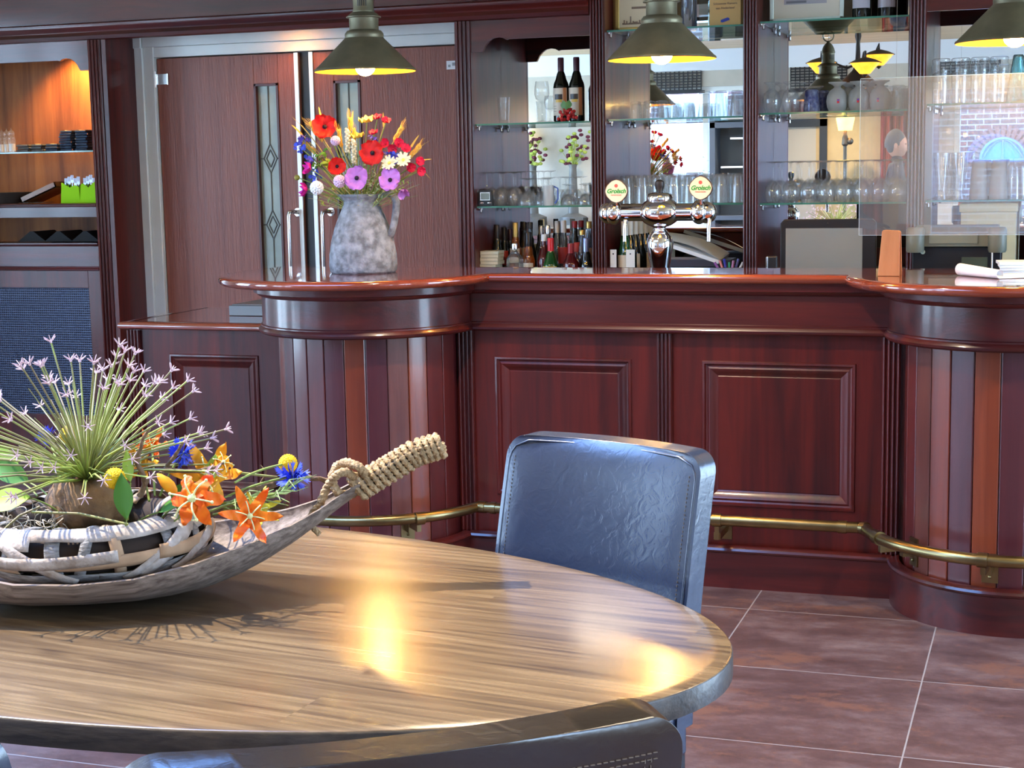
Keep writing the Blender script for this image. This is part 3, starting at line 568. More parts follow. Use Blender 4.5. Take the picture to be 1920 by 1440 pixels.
def door(k, x0, x1, g0, g1, hx, strip, hinge):
    t = thing('door_%d' % k, None, None, ((x0 + x1) / 2, 7.53, 0)); t['kind'] = 'structure'; o_ = t.location; y0, y1 = 7.51, 7.55
    gz0, gz1 = .35, 1.965
    ob('door_leaf', M(o_).box((x0, y0, 0), (g0, y1, 2.115)).box((g1, y0, 0), (x1, y1, 2.115)).box((g0, y0, 0), (g1, y1, gz0)).box((g0, y0, gz1), (g1, y1, 2.115)), DOORW, t, bev=.002)
    ob('glass_bead', M(o_).box((g0, y0 - .006, gz0), (g0 + .012, y0 + .03, gz1)).box((g1 - .012, y0 - .006, gz0), (g1, y0 + .03, gz1)).box((g0, y0 - .006, gz1 - .012), (g1, y0 + .03, gz1)), MAHz, t)
    ob('leaded_pane', lead(M(o_), (g0 + g1) / 2, gz0, gz1, y0 + .018, [1.58, 1.235]).box((g0, y0 + .02, gz0), (g1, y0 + .026, gz1), m=1), [P('lead_came', (.12, .13, .12), .5, .3), LEADG], t)
    ob('door_handle', M(o_).tube([(hx + .02, y0, 1.30), (hx + .015, y0 - .05, 1.305), (hx + .003, y0 - .068, 1.30), (hx, y0 - .072, 1.28), (hx, y0 - .072, .80), (hx + .003, y0 - .068, .78), (hx + .02, y0, .78)], .011, 12).lathe([(.022, 0), (.022, .006), (.0, .006)], 16, T=Matrix.Translation((hx + .02, y0, 1.30)) @ Matrix.Rotation(rad(90), 4, 'X')), STEEL, t)
    ob('edge_strip', M(o_).box((strip - .011, y0 - .008, 0), (strip + .011, y0 + .002, 2.115)), P('bright_strip', (.75, .75, .72), .3, .3), t)
    if hinge: ob('hinge', M(o_).box((x0 - .01, y0 - .006, 1.98), (x0 + .068, y0, 2.035)).tube([(x0 - .006, y0 - .012, 1.965), (x0 - .006, y0 - .012, 2.05)], .007, 8).box((x0 + .06, y0 - .009, 1.978), (x0 + .068, y0, 2.037)), STEEL, t, bev=.001)
    return t
door(1, -4.535, -3.705, -3.965, -3.825, -3.757, -3.716, True)
d2 = door(2, -3.645, -2.80, -3.51, -3.362, -3.567, -3.632, False)
struct('trim_6', M().box((-3.705, 7.53, 0), (-3.645, 7.56, 2.12)), BLACK)
p = at(847, 122, 7.51); one('door_label', M().box((-.027, 0, -.021), (.027, .003, .021)).box((-.018, -.001, -.01), (-.006, 0, .002), m=1).box((.004, -.001, -.004), (.02, 0, .012), m=1), [P('white_label', (.8, .8, .8), .4), P('label_print', (.3, .3, .3), .5)], 'small white label stuck high on the right door', 'label', (p.x, 7.507, p.z))
# recessed soffit lamp above the doors
p = V((at(533, 53, 7.3).x, 7.33, 2.245)); one('ceiling_spot', M().lathe([(.055, 0), (.055, -.006), (.035, -.004), (.03, .006)], 24).lathe([(.0, -.001), (.03, -.001)], 20, m=1), [BRASS, P('spot_glow', (1, .8, .5), .5, emit=(1, .62, .25), es=14)], 'small glowing brass recessed spotlight in the soffit above the doors', 'lamp', p, group=None)
lamp(p + V((0, 0, -.02)), 1.6, (1, .62, .3), .02, 'SPOT', (0, .12, -1), 2.2)
# left wall cabinet
t = thing('wall_cabinet', 'tall dark mahogany wall cabinet with lit shelves and a woven grille, at far left', 'cabinet', (-5.3, 7.4, 0)); o_ = t.location
XA, XB = -5.95, -4.645
ob('carcass', M(o_).box((XB - .1, YC + .012, 0), (XB, 7.5, 2.28)).box((XA, YC, 0), (XA + .06, 7.6, 2.28)).box((XA, YC + .01, 1.02), (XB - .05, 7.56, 1.15)).box((XA, YC + .02, 0), (XB - .05, 7.56, .2)), MAHz, t, bev=.002)
ob('back_panel', M(o_).box((XA, 7.56, .2), (XB, 7.6, 2.28)), NICHE, t)
mb = M(o_); reeds(mb, -4.752, -4.672, YC, 0, 2.2, 4, .01); mb.box((-4.668, YC - .002, 0), (-4.6435, YC + .05, 2.2)); ob('fluted_pilaster', mb, MAHz, t)
def valance(mb, xs, x1, flip, y0, y1, z=2.104, top=2.3):
    """arched board: xs = end with the ogee drop, x1 = far end"""
    s_ = -1 if flip else 1
    pts = [(xs, z - .055), (xs + s_ * .056, z - .055), (xs + s_ * .062, z - .045), (xs + s_ * .072, z - .025), (xs + s_ * .09, z - .006), (xs + s_ * .11, z + .006), (xs + s_ * .135, z + .010), (xs + s_ * .16, z + .006), (xs + s_ * .178, z - .004), (xs + s_ * .185, z), (x1, z), (x1, top), (xs, top)]
    return mb.ext(pts, 'y', y0, y1)
ob('valance', valance(M(o_), -4.75, XA, True, YC + .004, YC + .026), MAHx, t, bev=.001)
ob('shelf_board', M(o_).box((XA, YC + .0, 1.293), (-4.75, 7.56, 1.35)).sweep([(-.01, 1.345), (.006, 1.347), (.01, 1.352), (.006, 1.358), (.012, 1.364), (-.01, 1.366)], [(XA, YC), (-4.75, YC)]), MAHx, t, bev=.001)
ob('frieze_board', M(o_).box((XA, YC + .004, 1.02), (-4.75, YC + .03, 1.14)).sweep([(-.01, 1.14), (.004, 1.141), (.008, 1.147), (.012, 1.152), (.012, 1.158), (-.01, 1.16)], [(XA, YC), (-4.75, YC)]).sweep([(-.01, 1.012), (.008, 1.014), (.010, 1.022), (.004, 1.027), (.006, 1.034), (-.01, 1.036)], [(XA, YC), (-4.75, YC)]), MAHx, t, ang=30)
ob('door_frame', M(o_).box((-4.828, YC + .006, .15), (-4.75, YC + .03, 1.012)).box((XA, YC + .006, .92), (-4.828, YC + .03, 1.012)).box((XA, YC + .006, .1), (-4.75, YC + .03, .235)), MAHz, t, bev=.002)
def grille():
    m, nt, b = mat('woven_metal_grille'); tc = nt.nodes.new('ShaderNodeTexCoord'); v = nt.nodes.new('ShaderNodeTexVoronoi'); v.inputs['Randomness'].default_value = 0; v.inputs['Scale'].default_value = 78; v.voronoi_dimensions = '2D'
    mp = nt.nodes.new('ShaderNodeMapping'); mp.inputs['Rotation'].default_value = (rad(90), 0, 0); nt.links.new(tc.outputs['Object'], mp.inputs[0]); nt.links.new(mp.outputs[0], v.inputs['Vector'])
    r = nt.nodes.new('ShaderNodeValToRGB'); e = r.color_ramp.elements; e[0].position = .2; e[0].color = (.006, .006, .01, 1); e[1].position = .42; e[1].color = (.05, .06, .1, 1)
    nt.links.new(v.outputs['Distance'], r.inputs[0]); nt.links.new(r.outputs[0], b.inputs['Base Color']); b.inputs['Roughness'].default_value = .35; b.inputs['Metallic'].default_value = .6
    bp = nt.nodes.new('ShaderNodeBump'); bp.inputs['Strength'].default_value = .8; bp.inputs['Distance'].default_value = .003; nt.links.new(v.outputs['Distance'], bp.inputs['Height']); nt.links.new(bp.outputs[0], b.inputs['Normal']); return m
ob('woven_grille', M(o_).box((XA + .05, YC + .02, .2), (-4.82, YC + .026, .93)), grille(), t)
lamp((-5.03, 7.38, 2.2), 24, (1, .55, .2), .02, 'SPOT', (0, .32, -1), 2.0, .8)
def gshelf(x0, x1, y0, y1, z, lab, th=.008):
    mb = M((0, 0, 0)).box((x0, y0, z - th), (x1, y1, z)); mb.box((x0, y0 - .0012, z - th), (x1, y0, z), m=1)
    o = one('glass_shelf', M(((x0 + x1) / 2, (y0 + y1) / 2, z - th)).box((x0, y0, z - th), (x1, y1, z)).box((x0, y0 - .0012, z - th), (x1, y0, z), m=1), [SHELFG, SHEDGE], lab, 'shelf', ((x0 + x1) / 2, (y0 + y1) / 2, z - th), group='glass shelves'); return o
gshelf(XA + .06, -4.745, YC + .03, 7.555, 1.64, 'glass shelf in the left wall cabinet under the napkins')
# the back bar
PX = [(-2.727, -2.646), (-2.06, -1.988), (-1.346, -1.279), (-.623, -.548), (.12, .19), (.85, .92)]
t = thing('back_bar', 'mahogany back bar with fluted uprights and mirrored bays behind the bar', 'cabinet', (-1, 7.42, 0)); o_ = t.location
for i, (a, b_) in enumerate(PX):
    zt = 2.2 if i == 0 else ZC
    mb = M(o_); reeds(mb, a, b_, YC, .93, zt, 5 if i else 4, .011); ob('fluted_upright', mb, MAHz, t)
    ob('partition', M(o_).box((a + .0006, YC + .021, .93), (b_ - .0006, 7.64, ZC)), MAHz, t)
for (a, b_), (c, d) in zip(PX, PX[1:]): ob('mirror', M(o_).box((b_, 7.632, .93), (c, 7.645, ZC)), MIRR, t)
ob('valance', valance(M(o_), -2.646, -2.06, False, YC + .004, YC + .024, 2.11), MAHx, t)
ob('valance', M(o_).box((-.548, YC + .004, 2.145), (.12, YC + .024, ZC)), MAHx, t)
ob('base_cupboard', M(o_).box((-2.73, YC - .03, 0), (.92, 7.64, .90)).box((-2.74, YC - .05, .90), (.92, 7.64, .93)), MAHx, t, bev=.003)
BAY = [(-2.646, -2.06), (-1.988, -1.346), (-1.279, -.623), (-.548, .12)]
SH = [(1.72, 1.328), (2.13, 1.724, 1.332), (2.137, 1.733, 1.329), (1.752, 1.334)]
bn = ['left bay of the back bar, above the spirit bottles', 'second bay of the back bar', 'third bay, left of the acrylic edge', 'bay at far right of the back bar']
rn = {2: ['upper glass shelf in the ', 'lower glass shelf in the '], 3: ['topmost glass shelf in the ', 'middle glass shelf in the ', 'lowest glass shelf in the ']}
clip = M().lathe([(.0, 0), (.009, 0), (.009, .006), (.006, .008), (.006, .02), (.0, .02)], 10, T=Matrix.Rotation(rad(90), 4, 'Y')).lathe([(.006, -.018), (.006, .0)], 8, (.014, 0, 0)).lathe([(.0, -.024), (.009, -.02), (.0, -.016)], 8, (.014, 0, 0))
c0 = None
for i, (x0, x1) in enumerate(BAY):
    for j, z in enumerate(SH[i]):
        gshelf(x0 + .004, x1 - .004, YC + .03, 7.628, z, rn[len(SH[i])][j] + bn[i])
        for y in (YC + .06, 7.58):
            if c0 is None: c0 = ob('shelf_clip', clip, STEEL, t, (x0 - o_.x, y - o_.y, z - .011))
            else: q = c0.copy(); C.objects.link(q); q.location = (x0 - o_.x, y - o_.y, z - .011)
# ---------------- pendant lamps ----------------
def pendant(loc, lab):
    t = thing('pendant_lamp', lab, 'lamp', loc, group='pendant lamps above the bar')
    ob('lamp_shade', M().lathe([(.187, 0), (.19, .003), (.188, .008), (.182, .012), (.072, .122), (.072, .124)], 48, cap=False).lathe([(.0, .118), (.072, .119), (.180, .010), (.184, .004), (.187, 0)], 48, m=1, cap=False), [GUN, GOLDI], t, fix=False)
    ob('neck', M().lathe([(.0, .124), (.07, .124), (.072, .130), (.0715, .138), (.064, .148), (.055, .151), (.054, .154), (.054, .194), (.064, .196), (.065, .199), (.058, .203), (.048, .212), (.040, .216), (.040, .222), (.038, .225), (.038, .274), (.042, .277), (.042, .281), (.039, .286), (.038, .292), (.034, .305), (.025, .322), (.012, .335), (.006, .345), (.0, .345)], 32, m=0), GUN, t)
    mb = M()
    for k_ in range(5):
        for h in range(3):
            a = 2 * pi * h / 3 + .2 * (k_ - 2) - 1.3; T = Matrix.Rotation(a, 4, 'Z'); mb.box((.0375, -.0018, .236), (.0385, .0018, .264), T=T)
    ob('vent_slot', mb, BLACK, t)
    ob('bulb', M().ell((0, 0, .018), (.037, .037, .034), 20, 12), P('lit_bulb', (1, .9, .7), .5, emit=(1, .60, .13), es=115), t)
    mb = M().tube([(.032 * cos(a), 0, .375 + .032 * sin(a)) for a in [2 * pi * i / 20 for i in range(20)]], .004, 6, closed=True)
    for i in range(4): T = [(0.008 * cos(a) * (i % 2), .008 * cos(a) * ((i + 1) % 2), .415 + i * .02 + .014 * sin(a)) for a in [2 * pi * q / 10 for q in range(10)]]; mb.tube(T, .0022, 5, closed=True)
    mb.tube([(0, 0, .345), (0, 0, .56)], .0015, 5); ob('chain', mb, GUN, t)
    ob('canopy', M().lathe([(.0, .495), (.07, .495), (.072, .52), (.135, .553), (.135, .555), (.0, .555)], 32), GUN, t)
    lamp(V(loc) + V((0, 0, -.03)), 2, (1, .66, .33), .035)
for (px, py, z), lab in zip(((685, 136, 0), (1241, 118, 0), (1903, 79, 0)), ('bronze pendant lamp hanging in front of the double doors', 'bronze pendant lamp hanging above the beer tap', 'bronze pendant lamp cut off by the right edge of the photo')):
    p = at(px, py, 5.5); pendant((p.x, 5.5, 2.43 - .555 if z == 0 and px < 1900 else 1.885), lab)
# recessed ceiling spots over the room
sp = M().lathe([(.05, 0), (.05, -.006), (.034, -.004), (.03, .004)], 20).lathe([(.0, -.001), (.03, -.001)], 16, m=1); s0 = None
for i, (x, y) in enumerate(((-4.2, -.9), (-2.2, -.95), (-.3, -.9), (-3.2, .6), (1.2, 1.5), (.9, 4.0), (-1.6, 4.2), (-5.6, 3.2))):
    lab = ['left', 'middle', 'right'][i] + ' small glowing recessed spotlight mirrored in the pine ceiling' if i < 3 else 'small recessed ceiling spotlight above the room, ' + ['over the table left side', 'at far right', 'over the right bar end', 'over the bar middle', 'near the left windows'][i - 3]
    if s0 is None: s0 = one('ceiling_spot', sp, [STEEL, P('spot_lens', (1, .8, .5), .5, emit=(1, .75, .45), es=12)], lab, 'lamp', (x, y, ZC), group='recessed ceiling spots')
    else: dup(s0, (x, y, ZC), label=lab)
    lamp((x, y, ZC - .03), 70, (1, .78, .55), .03, 'SPOT', (0, 0, -1), 2.2)
# ---------------- round-ended table and leather chairs ----------------
TX, TY, TA, TBB, TH, TN = -1.656, 2.456, 1.2, .614, -.11, 2.0
t = thing('dining_table', 'large oval oak table with shade-darkened edge, in the foreground under the flower bowl', 'table', (TX, TY, 0), rz=TH)
def oval(d, n=120):
    out = []
    for i in range(n):
        a = 2 * pi * i / n; c, s_ = cos(a), sin(a); out.append(((TA + d) * abs(c) ** (2 / TN) * (1 if c > 0 else -1), (TBB + d) * abs(s_) ** (2 / TN) * (1 if s_ > 0 else -1)))
    return out
mb = M(); lv = [(-.012, .708, 1), (0, .711, 1), (0, .746, 1), (-.0015, .749, 0), (-.004, .75, 0), (-.03, .75, 0)]; n = 120
vs = [(x, y, z) for d, z, _ in lv for x, y in oval(d)]
mb.add(vs, [(j * n + i, j * n + (i + 1) % n, j * n + n + (i + 1) % n, j * n + n + i) for j in range(3) for i in range(n)], m=1)
b0 = len(mb.v) - n * 3; mb.f += [[b0 + q * n + i, b0 + q * n + (i + 1) % n, b0 + q * n + n + (i + 1) % n, b0 + q * n + n + i] for q in (0, 1) for i in range(n)]; mb.m += [0] * n * 2; b0 += n
mb.f.append([b0 + n + i for i in range(n)]); mb.m.append(0); mb.f.append([i for i in range(n - 1, -1, -1)]); mb.m.append(1)
def table_wood():
    m, nt, b = mat('table_top_oak'); tc = nt.nodes.new('ShaderNodeTexCoord')
    def mp(sc):
        q = nt.nodes.new('ShaderNodeMapping'); q.inputs['Scale'].default_value = sc; nt.links.new(tc.outputs['Object'], q.inputs[0]); return q
    # staves of different tone, each with its own grain
    br = nt.nodes.new('ShaderNodeTexBrick'); br.offset = .37; br.inputs['Brick Width'].default_value = 1.1; br.inputs['Row Height'].default_value = .115; br.inputs['Scale'].default_value = 1; br.inputs['Mortar Size'].default_value = .0004
    br.inputs['Color1'].default_value = (0, 0, 0, 1); br.inputs['Color2'].default_value = (1, 1, 1, 1); br.inputs['Mortar'].default_value = (.3, .3, .3, 1); nt.links.new(tc.outputs['Object'], br.inputs['Vector'])
    ad = nt.nodes.new('ShaderNodeVectorMath'); ad.operation = 'MULTIPLY_ADD'; ad.inputs[1].default_value = (3, 1.7, 5); nt.links.new(br.outputs['Color'], ad.inputs[0]); nt.links.new(tc.outputs['Object'], ad.inputs[2])
    q = nt.nodes.new('ShaderNodeMapping'); q.inputs['Scale'].default_value = (.9, 9, 9); nt.links.new(ad.outputs[0], q.inputs[0])
    n1 = nt.nodes.new('ShaderNodeTexNoise'); n1.inputs['Scale'].default_value = 1; n1.inputs['Detail'].default_value = 2; n1.inputs['Distortion'].default_value = .4; nt.links.new(q.outputs[0], n1.inputs['Vector'])
    s_ = nt.nodes.new('ShaderNodeMath'); s_.operation = 'MULTIPLY'; s_.inputs[1].default_value = 60; nt.links.new(n1.outputs[0], s_.inputs[0])
    sn = nt.nodes.new('ShaderNodeMath'); sn.operation = 'SINE'; nt.links.new(s_.outputs[0], sn.inputs[0])
    q2 = nt.nodes.new('ShaderNodeMapping'); q2.inputs['Scale'].default_value = (3, 90, 90); nt.links.new(ad.outputs[0], q2.inputs[0])
    n2 = nt.nodes.new('ShaderNodeTexNoise'); n2.inputs['Scale'].default_value = 1; n2.inputs['Detail'].default_value = 6; nt.links.new(q2.outputs[0], n2.inputs['Vector'])
    a1 = nt.nodes.new('ShaderNodeMath'); a1.operation = 'MULTIPLY_ADD'; a1.inputs[1].default_value = .08; nt.links.new(sn.outputs[0], a1.inputs[0]); nt.links.new(n2.outputs[0], a1.inputs[2])
    a2 = nt.nodes.new('ShaderNodeMath'); a2.operation = 'MULTIPLY_ADD'; a2.inputs[1].default_value = .16; nt.links.new(br.outputs['Color'], a2.inputs[0]); nt.links.new(a1.outputs[0], a2.inputs[2])
    r = nt.nodes.new('ShaderNodeValToRGB'); nt.links.new(a2.outputs[0], r.inputs[0]); e = r.color_ramp.elements
    e[0].position = .3; e[0].color = (.045, .029, .019, 1); e[1].position = .85; e[1].color = (.165, .115, .064, 1); k_ = e.new(.55); k_.color = (.10, .066, .036, 1)
    nt.links.new(r.outputs[0], b.inputs['Base Color']); b.inputs['Roughness'].default_value = .27; b.inputs['Coat Weight'].default_value = .25; b.inputs['Coat Roughness'].default_value = .15
    bp = nt.nodes.new('ShaderNodeBump'); bp.inputs['Strength'].default_value = .04; bp.inputs['Distance'].default_value = .002; nt.links.new(n2.outputs[0], bp.inputs['Height']); nt.links.new(bp.outputs[0], b.inputs['Normal'])
    return m
ob('tabletop', mb, [table_wood(), EDGE], t, ang=50, fix=True)
LEGM = P('grey_metal_leg', (.10, .11, .12), .4, .3)
for sx_ in (-1, 1): 
    ob('leg', M().box((sx_ * .78 - .035, -.32, .0), (sx_ * .78 + .035, -.25, .70)), LEGM, t, bev=.003)
    ob('leg', M().box((sx_ * .78 - .035, .25, .0), (sx_ * .78 + .035, .32, .70)), LEGM, t, bev=.003)
    ob('apron', M().box((sx_ * .78 - .03, -.25, .64), (sx_ * .78 + .03, .25, .70)), LEGM, t)
def chair(loc, rz, lab, mat_, W=.47, HB=.965):
    """front of the chair faces local -y"""
    t = thing('dining_chair', lab, 'chair', loc, group='leather dining chairs at the oval table', rz=rz)
    def back(u_, v_, side):
        z = .44 + (HB - .44) * v_; bend = .028 * (1 - (2 * u_ - 1) ** 2); lean = .10 * v_ ** 1.3; rr = .045; ez = (1 - v_) * (HB - .44); hw = W / 2
        if ez < rr: hw -= rr - (rr * rr - (rr - ez) ** 2) ** .5
        puff = .012 * (1 - abs(2 * u_ - 1) ** 8) * (1 - abs(2 * v_ - 1) ** 10)
        y = bend + lean + (-(.029 + puff) if side < 0 else (.029 + puff * .4)); return (hw * (2 * u_ - 1), y, z)
    mb = M(); nu, nv = 36, 34; us = [.5 + .5 * (1 if q > .5 else -1) * abs(2 * q - 1) ** .75 for q in [i / (nu - 1) for i in range(nu)]]; vs_ = [1 - (1 - j / (nv - 1)) ** 1.8 for j in range(nv)]
    A = [[back(u_, v_, -1) for v_ in vs_] for u_ in us]
    B = [[back(u_, v_, 1) for v_ in vs_] for u_ in us]
    vs = [p for c_ in A for p in c_] + [p for c_ in B for p in c_]; o2 = nu * nv
    fs = [(i * nv + j, (i + 1) * nv + j, (i + 1) * nv + j + 1, i * nv + j + 1) for i in range(nu - 1) for j in range(nv - 1)]
    fs += [tuple(o2 + k_ for k_ in reversed(f)) for f in fs]
    for j in range(nv - 1): fs += [(j, j + 1, o2 + j + 1, o2 + j), ((nu - 1) * nv + j + 1, (nu - 1) * nv + j, o2 + (nu - 1) * nv + j, o2 + (nu - 1) * nv + j + 1)]
    for i in range(nu - 1): fs += [(i * nv + nv - 1, (i + 1) * nv + nv - 1, o2 + (i + 1) * nv + nv - 1, o2 + i * nv + nv - 1), ((i + 1) * nv, i * nv, o2 + i * nv, o2 + (i + 1) * nv)]
    mb.add(vs, fs); b = ob('backrest', mb, mat_, t, ang=60, bev=.009)
    b.modifiers['bevel'].segments = 4; b.modifiers['bevel'].angle_limit = rad(45)
    # seams with stitching round the front and the rear face
    def seam(side, inn, rr, m_):
        pts = []; N = 120
        for i in range(N + 1):
            f = i / N * 3
            if f < 1: u_, v_ = 0, f
            elif f < 2: u_, v_ = f - 1, 1
            else: u_, v_ = 1, 3 - f
            x, y, z = back(min(1, max(0, u_)), v_, 0.0001 if side > 0 else -1); x *= 1 - 2 * inn / W; z = .44 + (z - .44) * (1 - inn / (HB - .44))
            pts.append((x, y + (-.002 if side < 0 else .012), z))
        return M().tube(pts, rr, 6, cap=True)
    ob('front_seam', seam(-1, .010, .0026, 0), mat_, t, ang=80)
    for side, inn in ((-1, .024), (1, .038), (1, .045)):
        for s_ in (-1, 1):
            mb = M()
            for i in range(60):
                v_ = .03 + .9 * i / 60; x, y, z = back(.5 + s_ * (.5 - inn / W), v_, side); y += side * .0008; mb.box((x - .0004, y - .0008, z - .002), (x + .0004, y + .0008, z + .002))
            ob('stitching', mb, THREAD, t)
        if side > 0:
            mb = M()
            for i in range(70):
                u_ = .06 + .88 * i / 70; x, y, z = back(u_, 1 - inn / (HB - .44), side); y += side * .0008; mb.box((x - .0022, y - .0008, z - .0004), (x + .0022, y + .0008, z + .0004))
            ob('stitching', mb, THREAD, t)
    ob('seat', M().grid(lambda u_, v_: (W * .5 * .98 * (2 * u_ - 1), -.44 + .46 * v_, .475 + .014 * (1 - (2 * u_ - 1) ** 6) * (1 - (2 * v_ - 1) ** 6)), 14, 14).box((-W * .49, -.44, .38), (W * .49, .02, .475)), mat_, t, bev=.01)
    for x in (-.2, .2):
        ob('leg', M().ext([(x - .022, -.42), (x + .022, -.42), (x + .022, -.376), (x - .022, -.376)], 'z', 0, .385), BLACK, t, bev=.003)
        ob('leg', M().ext([(x - .022, -.02), (x + .022, -.02), (x + .022, .024), (x - .022, .024)], 'z', 0, .44), BLACK, t, bev=.003)
    return t
# far chair: back top runs from (-1.10, 3.09) to (-.63, 2.95)
chair((-.872, 2.955, 0), -.33, 'dark leather chair with bluish sheen on the far side of the oval table', LEATH)
chair((-.635, 1.435, 0), 3.75, 'dark leather chair seen from behind in the near foreground', LEATB, W=.555, HB=.98)
chair((-1.42, 1.62, 0), pi - .05, 'blue-tinted dark leather chair half hidden under the near left table edge', LEATH, HB=.86)
# ---------------- jug and its bouquet ----------------
JM = P('weathered_stoneware', (.29, .30, .31), .75, noise=.8, nscale=32, bump=.8, bscale=55, col2=(.11, .11, .115))
jc = V((-2.472, 5.5, 1.13))
t = thing('jug', 'weathered grey stoneware jug with one handle, standing on the left bar end', 'jug', jc); 
pf = [(.0, 0), (.12, 0), (.127, .008), (.13, .03), (.128, .07), (.119, .12), (.105, .17), (.087, .215), (.073, .245), (.067, .258), (.068, .268), (.078, .282), (.086, .290), (.085, .295), (.076, .292), (.064, .27), (.058, .25), (.08, .2), (.0, .19)]
mb = M(); n = 40; L_ = len(pf)
for_v = []
for r, z in pf:
    for i in range(n):
        a = 2 * pi * i / n; k_ = 1
        if z > .265 and r > .05: k_ = 1 + .22 * max(0, cos(a - pi)) ** 8 * (z - .265) / .03
        for_v.append((r * k_ * cos(a), r * .96 * sin(a), z))
mb.add(for_v, [(j * n + i, j * n + (i + 1) % n, (j + 1) * n + (i + 1) % n, (j + 1) * n + i) for j in range(L_ - 1) for i in range(n)])
ob('body', mb, JM, t, ang=60)
ob('handle', M().tube([(.06, 0, .272), (.085, 0, .292), (.11, 0, .298), (.133, 0, .287), (.142, 0, .262), (.139, 0, .225), (.132, 0, .19), (.123, 0, .16), (.114, 0, .14), (.100, 0, .128)], [.014, .017, .017, .016, .016, .015, .015, .015, .017, .019], 12, flat=.7), JM, t, ang=70)
def pm(n_, c, rough=.55, **k): return P(n_, c, rough, spec=.3, **k)
RED = pm('poppy_red', (.75, .015, .01), noise=.3, nscale=30); RED2 = pm('crimson', (.62, .01, .05)); LIL = pm('lilac_petal', (.55, .2, .58), noise=.2, nscale=30); MAG = pm('magenta_petal', (.62, .02, .32)); YEL = pm('pale_yellow', (.85, .68, .12)); WHITEF = pm('cream_petal', (.8, .75, .5)); PINKW = pm('pale_lilac', (.7, .52, .68)); WHT = pm('white_floret', (.85, .85, .82))
BLU = pm('cornflower_blue', (.05, .09, .6)); VIO = pm('violet_petal', (.13, .1, .5)); DK = pm('dark_centre', (.01, .005, .015)); STEM = pm('green_stem', (.2, .27, .06)); STEM2 = pm('straw_stem', (.5, .36, .1)); WHEAT = pm('wheat_ear', (.75, .45, .08)); LEAF = pm('leaf_green', (.07, .2, .03)); LEAFL = pm('lime_leaf_green', (.28, .42, .06)); SAGE = pm('sage_leaf', (.25, .32, .17))
def frm(d):
    d = V(d).normalized(); u_ = d.orthogonal().normalized(); w_ = d.cross(u_); return Matrix(((u_.x, w_.x, d.x, 0), (u_.y, w_.y, d.y, 0), (u_.z, w_.z, d.z, 0), (0, 0, 0, 1)))
def petals(n, r, wd, cup, T, jit=.12, wav=.08, tip=1.0, z0=0, m=0, r0=.1):
    mb = M(); N = 7
    for k_ in range(n):
        a = 2 * pi * k_ / n + random.uniform(-jit, jit); rr = r * random.uniform(.9, 1.08); R_ = Matrix.Rotation(a, 4, 'Z')
        def fn(u_, v_):
            s_ = r0 + (1 - r0) * v_; w_ = wd * (sin(pi * min(1, s_ ** .75 * .82 + .06))) ** (.8 * tip) * (2 * u_ - 1)
            return T @ (R_ @ V((rr * s_, w_, z0 + cup * s_ ** 1.7 + wav * r * sin(v_ * 4 + u_ * 7 + k_) * s_ + cup * .25 * (2 * u_ - 1) ** 2)))
        mb.grid(fn, 6, N, m)
    return mb
def flower(name, lab, p, root, d, head, stem=STEM, group='flowers in the grey jug', sr=.0022, cat='flower', bend=None):
    """head(T) -> list of (part name, M, material); stem runs from root to the head"""
    root = V(root); p = V(p); t = thing(name, lab, cat, root, group)
    q = p - root; mid = q * .5 + V(bend or (q.x * -.12, q.y * -.1, q.length * .07)); pts = [V((0, 0, 0)) * 1.0]
    for i in range(1, 9):
        s_ = i / 8; pts.append(mid * (2 * s_ * (1 - s_)) + q * s_ ** 2)
    ob('stem', M().tube(pts, sr, 6), stem, t)
    T = Matrix.Translation(q) @ frm(d)
    for nm, mb, mt in head(T): ob(nm, mb, mt, t, fix=False, ang=80)
    return t
def poppy(c, r=.045, cup=.012, n=5, dk=DK):
    return lambda T: [('petals', petals(n, r, r * .74, cup, T, wav=.2, jit=.2), c), ('flower_centre', M().ell((0, 0, .004), (r * .2, r * .2, r * .14), 10, 6, T=T), dk)]
def pompom(c, r=.024, n=90):
    def h(T):
        mb = M()
        for i in range(n):
            z = 1 - 2 * (i + .5) / n; a = i * 2.39996; q = V((cos(a) * (1 - z * z) ** .5, sin(a) * (1 - z * z) ** .5, z)); mb.ell(T @ (q * r * .88), r * .2, 5, 4)
        mb.ell(T @ V((0, 0, 0)), r * .85, 10, 7); return [('flower_head', mb, c)]
    return h
def daisy(c, r=.03): return lambda T: [('petals', petals(13, r, r * .17, .006, T, tip=.6), c), ('flower_centre', M().ell((0, 0, .002), (r * .22, r * .22, r * .14), 8, 5, T=T), YEL)]
def cluster(c, r=.025, n=16, s_=.008):
    def h(T):
        mb = M()
        for i in range(n):
            q = V([random.gauss(0, .45) for _ in range(3)]) * r; pt = petals(5, s_, s_ * .5, .001, T @ Matrix.Translation(q) @ frm([random.gauss(0, 1), random.gauss(0, 1), 1])); mb.v += pt.v and []; b0 = len(mb.v); mb.v += pt.v; mb.f += [[k_ + b0 for k_ in f] for f in pt.f]; mb.m += pt.m
        return [('florets', mb, c)]
    return h
